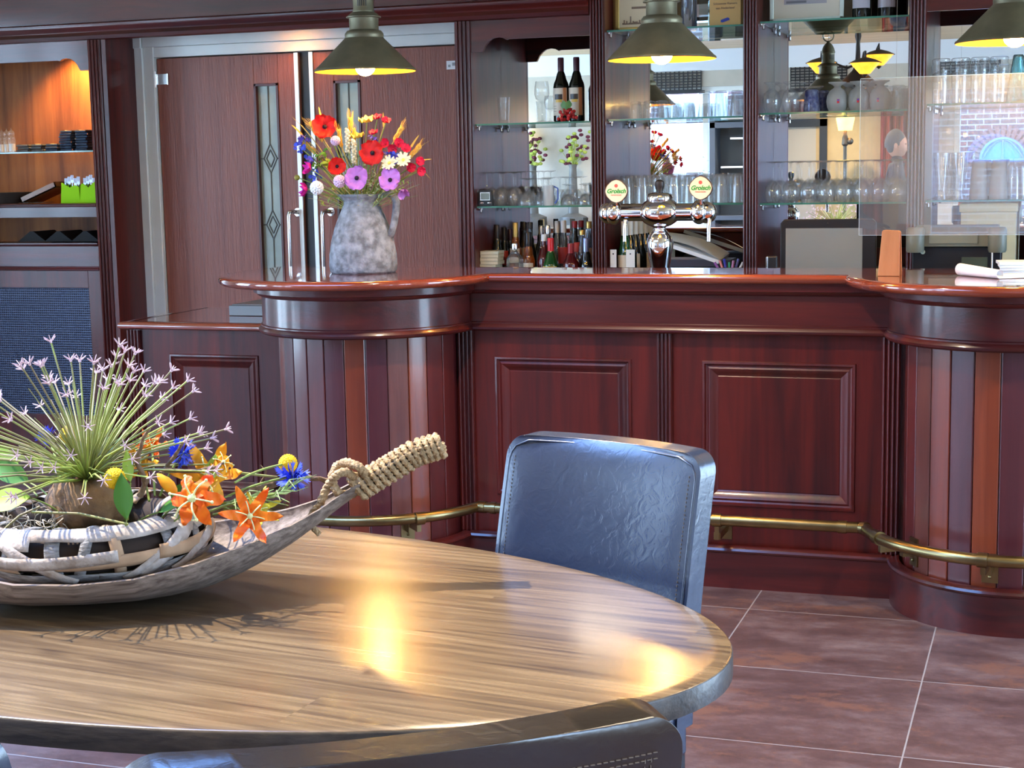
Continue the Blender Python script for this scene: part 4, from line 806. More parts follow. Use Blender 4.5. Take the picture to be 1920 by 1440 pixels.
def corn(c=BLU, r=.024):
    def h(T):
        mb = M()
        for i in range(58):
            a = random.uniform(0, 6.28); e = random.uniform(.1, 1.5); d = V((cos(a) * sin(e), sin(a) * sin(e), cos(e))); R_ = T @ frm(d); l = r * random.uniform(.75, 1.1); w_ = r * .16
            mb.add([(0, 0, 0), (w_ * .5, 0, l * .6), (w_ * 1.5, 0, l), (w_ * .5, 0, l * .86), (0, 0, l * 1.08), (-w_ * .5, 0, l * .86), (-w_ * 1.5, 0, l), (-w_ * .5, 0, l * .6)], [(0, 1, 2, 3, 4, 5, 6, 7)], T=R_)
        return [('florets', mb, c), ('calyx', M().lathe([(.002, -.016), (.006, -.012), (.005, 0), (.0, 0)], 8, T=T), STEM)]
    return h
def wheat(l=.07, c=WHEAT):
    def h(T):
        mb = M()
        for i in range(9):
            for s_ in range(3):
                a = s_ * 2.09 + i * .5; z = l * i / 9; mb.ell(T @ V((.0045 * cos(a), .0045 * sin(a), z)), (.0035, .0035, .0075), 5, 4); 
                if s_ != 1: mb.tube([T @ V((.004 * cos(a), .004 * sin(a), z)), T @ V((.012 * cos(a), .012 * sin(a), z + .04))], .0004, 3, cap=False)
        return [('wheat_ear', mb, c)]
    return h
def blade(l=.09, w_=.005, c=WHEAT):
    return lambda T: [('blade', M().grid(lambda u_, v_: T @ V((w_ * (2 * u_ - 1) * (1 - v_) ** .5, .008 * sin(v_ * 2), l * v_)), 3, 7), c)]
YJ = 5.5; root0 = jc + V((0, 0, .25))
def jf(kind, lab, px, py, head, dy=0, d=(.1, -1, .25), name=None, **k):
    p = at(px, py, YJ + dy); r = root0 + V(((p.x - root0.x) * .18, (p.y - root0.y) * .3, 0)); return flower(name or kind, lab, p, r, d, head, **k)
jf('poppy', 'large red poppy at upper left of the jug bouquet', 609, 238, poppy(RED, .044, .016), -.01, (.35, -1, .2))
jf('poppy', 'large red poppy with dark eye facing forward, centre of the bouquet', 699, 287, poppy(RED, .046, .008), -.07, (.05, -1, .15))
jf('poppy', 'smaller red poppy low at left of the bouquet centre', 632, 312, poppy(RED, .033, .014), -.06, (.5, -1, .1))
jf('anemone', 'lilac anemone with black eye above the jug mouth', 669, 334, poppy(LIL, .043, .01, 6), -.09, (.3, -1, .2))
jf('anemone', 'lilac anemone with black eye at lower right of the bouquet', 732, 338, poppy(LIL, .042, .01, 6), -.08, (0, -1, .35))
jf('anemone', 'small drooping lilac bloom right of the jug handle', 754, 358, poppy(LIL, .022, .02, 4, LIL), -.04, (.5, -.6, -.7))
jf('pompom_flower', 'white pompom flower at lower left of the bouquet', 594, 352, pompom(WHT, .025), -.08)
jf('pompom_flower', 'pale lilac pompom flower left above the jug rim', 637, 340, pompom(PINKW, .023), -.09)
jf('pompom_flower', 'pale lilac pompom flower below the upper left poppy', 629, 264, pompom(PINKW, .018), -.04)
jf('cosmos', 'magenta bloom at the left edge of the bouquet', 583, 318, poppy(MAG, .024, .022, 4, MAG), -.05, (-.6, -.6, .3))
jf('cosmos', 'magenta bloom hanging lowest at left of the bouquet', 577, 356, poppy(MAG, .027, .024, 4, MAG), -.05, (-.9, -.5, .1))
jf('yellow_cosmos', 'pale yellow bloom highest above the bouquet centre', 688, 228, poppy(YEL, .032, .012, 5, YEL), .02, (0, -.35, 1))
jf('yellow_cosmos', 'pale yellow bloom below the highest yellow one', 671, 258, poppy(YEL, .028, .012, 5, YEL), -.01, (0, -.35, 1))
for i, (px, py, d) in enumerate(((708, 222, (0, -.6, 1)), (724, 228, (.4, -.6, .8)), (701, 251, (0, -.5, 1)), (747, 269, (.6, -1, .4)), (760, 280, (.6, -.8, .6)), (723, 270, (0, -1, .3)), (785, 303, (.8, -.6, .2)), (770, 314, (.6, -.9, 0)), (788, 320, (.7, -.6, -.2)), (737, 280, (.2, -1, .1)))):
    jf('red_cosmos', 'small crimson bloom, ' + ['topmost right of the yellow bloom', 'top right beside the tall straw blade', 'between yellow bloom and central poppy', 'upper right of the central poppy', 'at right above the cream daisies', 'just behind the central poppy on its right', 'at far right beside the straw ear', 'low at far right of the bouquet', 'lowest at far right of the bouquet', 'half behind the central poppy, lower right'][i], px, py, poppy(RED2, .018, .01, 5, RED2), -.02, d)
for i, (px, py) in enumerate(((730, 306), (756, 300))): jf('daisy', 'cream daisy, ' + ['left one right of the central poppy', 'right one of the two at the right of the bouquet'][i], px, py, daisy(WHITEF, .03), -.07, (.4 * i, -1, .5))
for i, (px, py) in enumerate(((566, 262), (564, 278), (582, 300), (592, 330), (700, 262), (735, 292), (742, 299))):
    jf('blue_sprig', 'violet blue sprig, ' + ['topmost at far left', 'second at far left', 'at left beside the green leaves', 'just above the white pompom', 'behind and above the central poppy', 'right of the central poppy', 'dark one beside the cream daisies'][i], px, py, cluster(VIO if i % 2 == 0 else BLU, .022), -.03)
for i, (px, py, dx) in enumerate(((604, 262, -.7), (590, 285, -.9), (640, 272, -.1), (740, 262, .6), (655, 250, .1), (770, 292, .9), (665, 270, 0), (600, 250, -.8))):
    jf('wheat_stalk', 'golden wheat ear, ' + ['leaning left under the upper poppy', 'leaning far left', 'upright left of centre', 'leaning right beside the central poppy', 'upright at the top centre', 'leaning far right', 'upright beside the white spike', 'uppermost on the left side'][i], px, py, wheat(.06), .0, (dx, -.1, .8), stem=STEM2)
for i, (px, py, dx, dz) in enumerate(((604, 226, -.15, 1), (566, 252, -1, .8), (720, 238, .05, 1), (771, 275, .8, .9), (786, 303, 1, .05), (660, 235, .2, 1), (565, 235, -.8, .8), (790, 315, .7, -.7))):
    jf('straw_blade', 'thin straw blade, ' + ['highest at upper left', 'curving out at far left', 'tallest at the top right', 'pointing up at far right', 'pointing flat to the right', 'standing at top centre', 'finest one at upper left', 'hair-thin one bending down at far right'][i], px, py, blade(.055, .0045 if i < 6 else .001), .01, (dx, -.05, dz), stem=STEM2)
for i, (px, py) in enumerate(((652, 285), (664, 305))):
    def spike(T, l=.09):
        mb = M()
        for k_ in range(26): a = k_ * 2.4; z = -l * .2 + l * k_ / 26; mb.ell(T @ V((.006 * cos(a), .006 * sin(a), z)), .0055, 6, 4)
        return [('florets', mb, WHITEF)]
    jf('white_spike', 'spike of small white bells, ' + ['taller one left of centre', 'shorter one beside it'][i], px, py - 8, spike, -.04, (.05, -.1, 1))
jf('seed_pod', 'round green seed pod sticking out at far left of the bouquet', 557, 333, lambda T: [('pod', M().ell((0, 0, 0), (.011, .011, .011), 12, 8, T=T), P('pod_green', (.2, .22, .03), .5))], -.03)
mb = M()
for i in range(120):
    a = random.uniform(0, 6.28); e = random.uniform(.15, 1.15) if i % 3 else random.uniform(.6, 1.25); l = random.uniform(.12, .26) * (1.1 - .25 * e); d = V((cos(a) * sin(e), .55 * sin(a) * sin(e), cos(e))); p0 = V((d.x * .03, d.y * .03, -.03)); sg_ = random.gauss(0, .012)
    mb.tube([p0 + d * (l + .03) * s_ + V((sg_ * s_ * s_, 0, -.02 * s_ ** 3 * e)) for s_ in (0, .35, .7, 1)], [.0012, .0011, .0009, .0005], 4, m=i % 3, cap=False)
o = one('dried_grass', mb, [STEM2, STEM, SAGE], 'fan of fine straw and green stems filling the jug bouquet', 'grass', root0, fix=False); o['kind'] = 'stuff'
def leafspray(n, r, c, seed, l=.03, w_=.011):
    def h(T):
        rd = random.Random(seed); mb = M()
        for i in range(n):
            q = V((rd.gauss(0, r), rd.gauss(0, r * .6), rd.gauss(0, r * .7))); T2 = T @ Matrix.Translation(q) @ frm((rd.gauss(0, 1), rd.gauss(0, .6), rd.uniform(-.3, 1.2)))
            mb.grid(lambda u_, v_: T2 @ V((w_ * sin(pi * v_) * (2 * u_ - 1), .006 * sin(v_ * 3), l * v_)), 3, 5)
        return [('leaves', mb, c)]
    return h
jf('leafy_stem', 'bright green leaves at the left of the bouquet', 592, 303, leafspray(12, .022, LEAF, 3), -.02)
jf('leafy_stem', 'bright green sprig left of the small poppy', 611, 300, leafspray(10, .02, LEAFL, 4), -.01)
for i, (px, py) in enumerate(((700, 330), (715, 350), (690, 362), (650, 362), (620, 366), (740, 362))):
    jf('sage_sprig', 'sage green fern sprig, ' + ['behind the lilac anemones', 'right of centre over the jug', 'over the jug mouth', 'over the jug rim at left', 'reaching out low at left', 'over the jug handle'][i], px, py, leafspray(34, .03, SAGE if i < 3 else LEAFL, 10 + i, .02, .003), -.04 + .01 * i)
# ---------------- bowl with the table arrangement ----------------
BC = V((-1.66, 2.44, .75)); BR = rad(25); Rz = Matrix.Rotation(BR, 4, 'Z')
WB = wood('weathered_bowl_wood', (.27, .21, .175), (.08, .055, .045), 'x', rough=.65, coat=0, bump=.3, str_=110, sc=1, c3=(.18, .14, .11), spec=.3, dist=0)
ROPE = P('jute_rope', (.52, .36, .19), .85, noise=.45, nscale=70, bump=.6, bscale=200)
def lerp(tb, s_):
    s_ = abs(s_)
    for (a, va), (b_, vb) in zip(tb, tb[1:]):
        if s_ <= b_: q = (s_ - a) / (b_ - a); return va + (vb - va) * q
    return tb[-1][1]
KZ = [(0, 0), (.08, .0), (.15, .004), (.22, .016), (.27, .033), (.32, .057), (.37, .086), (.42, .12), (.46, .149), (.50, .176), (.60, .235), (.66, .25)]
RZ_ = [(0, .074), (.1, .077), (.2, .091), (.3, .113), (.36, .130), (.42, .154), (.46, .177), (.50, .198), (.60, .252), (.66, .268)]
WZ = [(0, .215), (.1, .205), (.2, .17), (.28, .13), (.35, .092), (.42, .052), (.47, .030), (.52, .018), (.66, .012)]
t = thing('wooden_bowl', 'long boat-shaped weathered wooden bowl with rope-wrapped handles on the oval table', 'bowl', BC, rz=BR)
mb = M(); NS, NA = 67, 17
def hull(s_, q, inn):
    w_ = lerp(WZ, s_); k_ = lerp(KZ, s_); r = lerp(RZ_, s_); th = .012
    x = s_; y = w_ * sin(q * pi / 2) - (th * q if inn else 0); z = k_ + (r - k_) * (1 - cos(q * pi / 2)) ** .9 + (th * (1 - abs(q)) if inn else 0); return (x, y, z)
mb.grid(lambda u_, v_: hull(-.55 + 1.1 * u_, 2 * v_ - 1, False), NS, NA); mb.grid(lambda u_, v_: hull(-.55 + 1.1 * u_, 2 * v_ - 1, True), NS, NA)
for e in (0, NA - 1):
    for i in range(NS - 1): a = i * NA + e; b_ = (i + 1) * NA + e; o2 = NS * NA; mb.f.append([a, b_, b_ + o2, a + o2]); mb.m.append(0)
for i in (0, NS - 1):
    for e in range(NA - 1): a = i * NA + e; o2 = NS * NA; mb.f.append([a, a + 1, a + 1 + o2, a + o2]); mb.m.append(0)
ob('bowl_body', mb, WB, t, ang=50)
def strand(path_pts, R_, r, turns, m=0, mb=None, n3=3):
    """rope of three twisted strands along a dense path"""
    mb = mb or M(); pts = [V(p) for p in path_pts]; L_ = len(pts)
    for k_ in range(n3):
        out = []; u_ = (pts[1] - pts[0]).orthogonal().normalized()
        for i, p in enumerate(pts):
            tt = (pts[min(i + 1, L_ - 1)] - pts[max(i - 1, 0)]).normalized(); u_ = (u_ - tt * u_.dot(tt)).normalized(); w_ = tt.cross(u_); a = 2 * pi * (turns * i / L_ + k_ / n3); out.append(p + (u_ * cos(a) + w_ * sin(a)) * R_)
        mb.tube(out, r, 6, m)
    return mb
for sg in (1, -1):
    pth = [V((sg * (.485 + .165 * v_), 0, lerp(KZ, .485 + .165 * v_) * .5 + lerp(RZ_, .485 + .165 * v_) * .5)) for v_ in [i / 20 for i in range(21)]]
    mb = M().tube(pth, .011, 8, m=1); turns = 15; N = turns * 16; hel = []
    for i in range(N + 1):
        v_ = i / N; q = v_ * 20; a_ = pth[min(19, int(q))]; b_ = pth[min(20, int(q) + 1)]; c_ = a_.lerp(b_, q - int(q)) if q < 20 else pth[20]
        d = (b_ - a_).normalized(); up = V((0, 1, 0)); w_ = d.cross(up).normalized(); a = 2 * pi * turns * v_; rr = .0215 - .002 * v_; hel.append(c_ + (up * cos(a) + w_ * sin(a)) * rr + d * (.0))
    strand(hel, .0038, .0044, turns * 7, mb=mb); ob('rope_wrap', mb, [ROPE, WB], t, ang=80)
    kp = V((sg * .475, -.005, .20)); kn = [kp + V((sg * .028 * cos(a) * 1.1, -.02 * sin(a * 2) * .8, .03 * sin(a))) for a in [2 * pi * i / 40 for i in range(41)]]
    kn2 = [kp + V((sg * (.02 - .075 * v_), -.012 + .01 * sin(v_ * 9), -.012 + .03 * sin(v_ * 3.5) - .02 * v_ ** 3)) for v_ in [i / 24 for i in range(25)]]
    kn3 = [kn2[-1] + V((-sg * .02 * sin(v_ * 3), -.01 * v_, -.055 * v_)) for v_ in [i / 12 for i in range(13)]]
    ob('rope_knot', strand(kn3, .003, .0038, 3, mb=strand(kn2, .0042, .005, 5, mb=strand(kn, .0045, .0055, 10))), ROPE, t, ang=80)
# birch bark wreath
BARK = P('birch_bark', (.46, .41, .37), .7, noise=.55, nscale=30, bump=.4, bscale=60, col2=(.24, .19, .15)); BARKI = P('birch_bark_inside', (.45, .29, .17), .75, noise=.3, nscale=20)
wc = BC + V((0, 0, .112)) + Rz @ V((.0, .02, 0)); t = thing('birch_wreath', 'wreath of woven white birch bark strips lying in the wooden bowl', 'wreath', wc, rz=.2)
RM, rm = .172, .053; rnd = random.Random(5)
def tor(a, b_, r=None): r = r or rm; return V(((RM + r * cos(b_)) * cos(a), (RM * .92 + r * cos(b_)) * sin(a), r * sin(b_) * .95))
mb = M().grid(lambda u_, v_: tor(2 * pi * u_, 2 * pi * v_, rm * .72), 48, 12, m=1, cu=True, cv=True)
def strip(a0, b0, da, db, wd, r, m, wv=0):
    N = 30
    def c_(t_): return tor(a0 + da * t_, b0 + db * t_ + wv * sin(5 * t_ + a0), r + .0022 * sin(t_ * 11 + b0))
    def fn(u_, v_):
        t_ = v_ - .5; p = c_(t_); tg = (c_(t_ + .02) - c_(t_ - .02)).normalized(); ctr = V((RM * cos(a0 + da * t_), RM * .92 * sin(a0 + da * t_), 0)); nr = (p - ctr).normalized(); s_ = tg.cross(nr).normalized()
        return p + s_ * wd * (2 * u_ - 1) - nr * .0022 * (2 * u_ - 1) ** 2
    mb.grid(fn, 4, N, m=m)
for k_ in range(20): strip(k_ * .314 + rnd.uniform(-.08, .08), rnd.uniform(-.3, .6), rnd.uniform(-.25, .25), rnd.uniform(3.4, 5.2), rnd.uniform(.009, .014), rm * rnd.uniform(.94, 1.0), rnd.choice((0, 2, 3, 3)))
for k_ in range(15): strip(k_ * .42 + rnd.uniform(-.2, .2), (-.75, .0, .85)[k_ % 3] + rnd.uniform(-.15, .15), rnd.uniform(1.5, 2.6), rnd.uniform(-.5, .5), rnd.uniform(.010, .0145), rm * rnd.uniform(1.0, 1.07), rnd.choice((0, 0, 3, 2)), .12)
for k_ in range(9): strip(rnd.uniform(0, 6.28), rnd.uniform(-.4, .6), rnd.uniform(.7, 1.1) * rnd.choice((-1, 1)), rnd.uniform(1.8, 2.6), rnd.uniform(.008, .012), rm * rnd.uniform(1.05, 1.10), 0)
w_ = ob('bark_strips', mb, [BARK, P('wreath_core', (.035, .022, .016), .9), BARKI, P('grey_birch_bark', (.27, .26, .25), .75, noise=.6, nscale=45, bump=.5, bscale=80, stretch=(1, 1, 4))], t, fix=False, ang=70); md = w_.modifiers.new('s', 'SOLIDIFY'); md.thickness = .0016
# driftwood block, moss, twigs
def rough_ell(c, r, amp, n=26, k_=16, sd=1, flat=1):
    rn_ = random.Random(sd); ph = [rn_.uniform(0, 6) for _ in range(9)]
    def fn(u_, v_):
        a = 2 * pi * u_; b_ = -pi / 2 + pi * v_; q = 1 + amp * (sin(3 * a + ph[0]) * cos(2 * b_ + ph[1]) + .6 * sin(7 * a + ph[2] + 4 * b_) + .4 * sin(13 * a + ph[3]) * sin(9 * b_ + ph[4]))
        p_ = V((cos(a) * abs(cos(b_)) ** flat, sin(a) * abs(cos(b_)) ** flat, sin(b_) * 1.0)); return V((c[0] + r[0] * p_.x * q, c[1] + r[1] * p_.y * q, c[2] + r[2] * p_.z * q))
    return M().grid(fn, n, k_, cu=True)
def bw(x, y, z): return BC + Rz @ V((x, y, z))
q = bw(.0, .0, .175); one('driftwood_block', rough_ell((0, 0, 0), (.072, .06, .048), .10, 40, 28, 3, .5), P('driftwood', (.30, .17, .075), .8, noise=.7, nscale=18, bump=.8, bscale=40, col2=(.12, .07, .04)), 'rough brown driftwood block in the middle of the wreath', 'wood block', q, ang=50)
MOSS = P('moss', (.13, .16, .03), .9, noise=.6, nscale=60, bump=1, bscale=120); mb = M(); rn_ = random.Random(9)
for i in range(900):
    a = rn_.uniform(0, 6.28); r = rn_.uniform(.0, .15) ** 1; p_ = V((r * cos(a) * 1.15, r * sin(a) * .8, .085 + .05 * (1 - r / .16) + rn_.uniform(0, .012))); d = V((rn_.gauss(0, 1), rn_.gauss(0, 1), 1.2)).normalized() * rn_.uniform(.008, .02); s_ = d.cross(V((1, .3, 0))).normalized() * .0016
    mb.add([p_, p_ + d + s_ * .3, p_ + s_ * 2], [(0, 1, 2)])
mb.grid(lambda u_, v_: V((.165 * v_ * cos(2 * pi * u_), .12 * v_ * sin(2 * pi * u_), .07 + .055 * (1 - v_ * v_))), 24, 8, cu=True)
o = one('moss', mb, MOSS, 'dark green moss filling the middle of the wreath', 'moss', BC, fix=False); o.rotation_euler = (0, 0, BR); o['kind'] = 'stuff'
mb = M()
for i in range(90):
    p_ = V((rn_.gauss(-.12, .045), rn_.gauss(-.05, .04), .12 + rn_.uniform(0, .04))); pts = [p_]; d = V((rn_.gauss(0, 1), rn_.gauss(0, 1), rn_.gauss(0, .5))).normalized(); ax = V((rn_.gauss(0, 1), rn_.gauss(0, 1), rn_.gauss(0, 1))).normalized()
    for j in range(10): d = (Matrix.Rotation(.55, 3, ax) @ d).normalized(); pts.append(pts[-1] + d * .008)
    mb.tube(pts, .0009, 3, cap=False)
o = one('curly_moss', mb, P('grey_lichen', (.42, .36, .28), .9), 'curly pale grey moss left of the driftwood block', 'moss', BC, fix=False); o.rotation_euler = (0, 0, BR); o['kind'] = 'stuff'
TW = P('twig_bark', (.22, .14, .08), .85, noise=.5, nscale=50, bump=.8, bscale=90)
def bp_(px, py, Y): return at(px, py, Y)
for pts, r, lab in (([(380, 968, 2.5), (430, 950, 2.52), (470, 918, 2.55), (520, 905, 2.6), (560, 893, 2.62), (600, 898, 2.64), (625, 905, 2.66)], .008, 'thick gnarled twig reaching right towards the rope knot'), ([(262, 930, 2.42), (272, 900, 2.42), (258, 870, 2.41), (262, 840, 2.4), (280, 803, 2.4)], .006, 'forked upright twig right of the driftwood block'),
                    ([(272, 905, 2.42), (310, 880, 2.45), (330, 852, 2.45), (345, 828, 2.45)], .005, 'knotty twig rising in front of the far cornflower'), ([(310, 880, 2.45), (360, 885, 2.45), (400, 876, 2.46), (420, 868, 2.47)], .004, 'thin twig lying across the orange lilies'), ([(490, 905, 2.6), (500, 885, 2.6), (488, 872, 2.6)], .0022, 'tiny curled twig tip beside the right cornflower')):
    P_ = [bp_(*q) for q in pts]; o0 = P_[0]; pp = []
    for a, b_ in zip(P_, P_[1:]):
        for s_ in (0, .33, .66): pp.append(a.lerp(b_, s_) + V((rn_.gauss(0, .0012), rn_.gauss(0, .0012), rn_.gauss(0, .0012))) - o0)
    pp.append(P_[-1] - o0); one('twig', M().tube(pp, [r * (1 - .5 * i / len(pp)) * rn_.uniform(.85, 1.2) for i in range(len(pp))], 8), TW, lab, 'twig', o0, group='twigs in the bowl', ang=80)
# the big starburst of the dried allium head
hc = bw(.0, .0, .222)
t = thing('allium_head', 'big starburst allium flower head on green rays standing on the driftwood block', 'flower', hc)
FL = pm('dusty_pink_floret', (.6, .42, .46)); RAYM = P('allium_ray', (.30, .38, .07), .5, noise=.5, nscale=7, col2=(.20, .15, .08)); mb = M(); fl = M()
for k_ in range(6):
    a = 2 * pi * k_ / 6; R_ = Matrix.Rotation(a, 4, 'Z') @ Matrix.Rotation(.85, 4, 'Y'); fl.ell((0, 0, .0085), (.0016, .0009, .0085), 5, 4, T=R_)
fl.ell((0, 0, 0), (.0028, .0028, .004), 6, 4); fm = mesh('floret', fl, FL); rays = []; nfl = 0
for i in range(230):
    el = math.asin(rn_.uniform(0, .98)); a = i * 2.39996; d = V((cos(a) * cos(el), sin(a) * cos(el), sin(el))); full = i < 96; l = rn_.uniform(.215, .27) if full else rn_.uniform(.05, .2)
    e = d * l; e.z *= .98; m_ = V((d.x * l * .5, d.y * l * .5, d.z * l * .5 + .008)); mb.tube([V((0, 0, -.005)) + d * .008, m_, e], [.0022, .0019, .0016] if full else [.0014, .0011, .0008], 5, m=0)
    if full:
        o = bpy.data.objects.new('floret', fm); C.objects.link(o); o.parent = t; o.location = e; o.rotation_euler = d.to_track_quat('Z', 'Y').to_euler()
ob('flower_rays', mb, RAYM, t, fix=False, ang=80)
G2 = 'flowers in the wooden bowl'
def bf(name, lab, px, py, Y, head, rootp, d, **k): return flower(name, lab, at(px, py, Y), at(*rootp), d, head, group=G2, sr=k.pop('sr', .0022), **k)
def ball(r): 
    def h(T):
        mb = M().ell((0, 0, 0), (r, r, r), 20, 14, T=T)
        for i in range(160):
            z = 1 - 2 * (i + .5) / 160; a = i * 2.39996; mb.ell(T @ (V((cos(a) * (1 - z * z) ** .5, sin(a) * (1 - z * z) ** .5, z)) * r * .97), r * .09, 4, 3)
        return [('flower_head', mb, BALLY)]
    return h
BALLY = pm('billy_button_yellow', (.85, .52, .01), bump=.6, bscale=300)
bf('billy_button', 'round yellow ball flower in front of the allium, above the driftwood block', 215, 897, 2.34, ball(.0185), (235, 975, 2.42), (0, -1, .2))
bf('billy_button', 'round yellow ball flower behind the right cornflower', 540, 869, 2.64, ball(.0175), (440, 905, 2.5), (0, -1, .2))
bf('billy_button', 'yellow ball flower half hidden behind the allium rays', 130, 815, 2.62, ball(.018), (150, 930, 2.5), (0, -1, .2))
bf('cornflower', 'blue cornflower at right, near the rope knot', 548, 893, 2.6, corn(BLU, .034), (400, 945, 2.5), (.6, -.8, .3))
bf('cornflower', 'blue cornflower behind the knotty twig', 343, 850, 2.5, corn(BLU, .031), (300, 930, 2.48), (.1, -.8, .5))
bf('cornflower', 'blue cornflower far left behind the allium rays', 92, 822, 2.62, corn(BLU, .026), (120, 930, 2.5), (-.2, -.8, .5))
ORG = P('lily_orange', (.85, .22, .01), .5, noise=.45, nscale=22, spec=.3, col2=(.85, .06, .005)); YOR = P('lily_yellow', (.88, .45, .02), .5, noise=.5, nscale=20, spec=.3, col2=(.8, .25, .01)); PIST = pm('cream_stamen', (.7, .72, .35))
def lily(r, c, swept=1, n=6):
    def h(T):
        pt = M()
        for k_ in range(n):
            a = 2 * pi * k_ / n + .3; R_ = T @ Matrix.Rotation(a, 4, 'Z')
            pt.grid(lambda u_, v_: R_ @ V((r * (v_ * (1 - .25 * v_ * swept)), r * .23 * sin(pi * v_ ** .8) ** .7 * (2 * u_ - 1) * (1 + .12 * sin(9 * v_)), -r * .45 * swept * v_ ** 2 + .004 * sin(v_ * 14 + u_ * 3))), 5, 12)
        st = M()
        for k_ in range(6):
            a = 2 * pi * k_ / 6 + .1; R_ = T @ Matrix.Rotation(a, 4, 'Z'); st.tube([R_ @ V((r * .62 * v_, 0, r * (.28 * sin(v_ * 2.6)))) for v_ in [i / 7 for i in range(8)]], r * .026, 5)
            st.ell(R_ @ V((r * .64, 0, r * .15)), (r * .05,) * 3, 6, 4)
        st.ell((0, 0, .004), (r * .13, r * .13, r * .16), 8, 6, T=T)
        return [('petals', pt, c), ('stamens', st, PIST)]
    return h
bf('orange_lily', 'orange flame lily facing forward over the wreath rim', 362, 935, 2.36, lily(.063, ORG, .8), (330, 985, 2.44), (.1, -1, .35))
bf('orange_lily', 'orange lily bloom resting on the bowl rim at right', 468, 968, 2.44, lily(.045, ORG, -1.1), (400, 965, 2.48), (.5, -.7, .3))
bf('yellow_lily', 'golden yellow lily behind the forward facing orange one', 390, 893, 2.52, lily(.055, YOR, -.9), (340, 960, 2.46), (.3, -.8, .5))
bf('yellow_lily', 'small golden lily right of the upright twig', 262, 872, 2.52, lily(.035, YOR, -.9), (280, 940, 2.46), (.2, -.8, .5))
bf('orange_lily', 'small orange bloom between allium rays and twig', 285, 838, 2.58, lily(.03, ORG, -1), (290, 930, 2.48), (.2, -.7, .6))
bf('yellow_lily', 'green and yellow lily bud beside the right orange bloom', 485, 955, 2.5, lily(.028, P('bud_yellow', (.55, .5, .04), .5), -1.6), (420, 955, 2.5), (.7, -.5, .4))
bf('yellow_lily', 'small yellow open bloom highest at right of the lilies', 418, 868, 2.5, lily(.03, YOR, 1.1), (380, 930, 2.46), (.6, -.6, .5))
bf('lily_bud', 'pointed orange lily bud left of the forward facing lily', 318, 912, 2.38, lambda T: [('bud', M().lathe([(.0, -.02), (.007, -.012), (.011, 0), (.010, .012), (.005, .026), (.0, .032)], 12, T=T), YOR)], (335, 960, 2.42), (-.7, -.2, .8))
def leaf(T, l, w_, c=LEAF, n=1):
    return [('leaf_blade', M().grid(lambda u_, v_: T @ V((w_ * sin(pi * v_ ** .85) * (2 * u_ - 1), .25 * w_ * abs(2 * u_ - 1) + .1 * l * sin(v_ * 2.5), l * v_)), 5, 12), c)]
for i, (px, py, Y, rt, d, l, w_, c, lab) in enumerate(((238, 975, 2.33, (235, 1000, 2.36), (.05, -.15, 1), .085, .017, LEAF, 'upright broad green leaf right of the driftwood block'), (245, 905, 2.4, (240, 975, 2.4), (.0, -.1, 1), .06, .010, LEAFL, 'narrow lit leaf above the broad upright leaf'),
        (60, 935, 2.38, (110, 960, 2.4), (-1, -.2, -.25), .10, .026, LEAFL, 'lime green leaf hanging at the left edge of the photo'), (55, 905, 2.5, (90, 930, 2.48), (-1, -.1, .35), .09, .022, LEAF, 'dark green leaf at far left behind the rays'), (30, 900, 2.55, (70, 930, 2.5), (-.6, 0, .8), .10, .025, LEAFL, 'lime leaf standing at far left behind the rays'),
        (300, 960, 2.42, (250, 985, 2.42), (.9, -.2, .3), .07, .012, LEAF, 'long green leaf lying on the moss'), (330, 950, 2.46, (300, 975, 2.45), (.5, -.2, .6), .06, .02, LEAF, 'dark leaf behind the forward facing lily'), (400, 900, 2.5, (370, 950, 2.48), (.3, -.2, 1), .05, .014, LEAFL, 'small leaf between the yellow lilies'), (350, 965, 2.4, (320, 985, 2.42), (.9, -.5, -.1), .05, .016, SAGE, 'pale leaf under the forward facing lily'))):
    bf('broad_leaf', lab, px, py, Y, (lambda T, l=l, w_=w_, c=c: leaf(T, l, w_, c)), rt, d, sr=.0015)
def grassy(T):
    mb = M(); rr = random.Random(2)
    for i in range(16):
        d = V((rr.gauss(0, .35), rr.gauss(0, .35), 1)).normalized(); l = rr.uniform(.03, .07); mb.tube([T @ (d * l * v_ + V((0, 0, -.035 + .004 * i)) + V((.02 * v_ * v_ * rr.gauss(0, 1), 0, 0))) for v_ in (0, .5, 1)], [.0018, .0014, .0005], 4)
    return [('needle_leaves', mb, P('grey_green_needles', (.25, .36, .14), .6))]
bf('leafy_stem', 'grey-green needle sprig under the right cornflower', 520, 925, 2.52, grassy, (340, 985, 2.44), (1, .1, .45))
bf('leafy_stem', 'needle sprig crossing behind the orange bloom on the rim', 440, 940, 2.5, grassy, (320, 975, 2.46), (1, .1, .2))
for i, (a, b_, lab) in enumerate((((60, 960, 2.3), (240, 983, 2.32), 'green allium ray fallen across the wreath front'), ((0, 1000, 2.3), (75, 950, 2.34), 'yellow-green stalk leaning out at lower left'), ((300, 885, 2.45), (520, 895, 2.6), 'long smooth green stalk running to the right cornflower'))):
    A_, B_ = at(*a), at(*b_); one('stalk', M().tube([(0, 0, 0), (B_ - A_) * .5 + V((0, 0, .008)), B_ - A_], .0024, 6), RAYM, lab, 'stalk', A_, group='loose stalks in the bowl', ang=80)
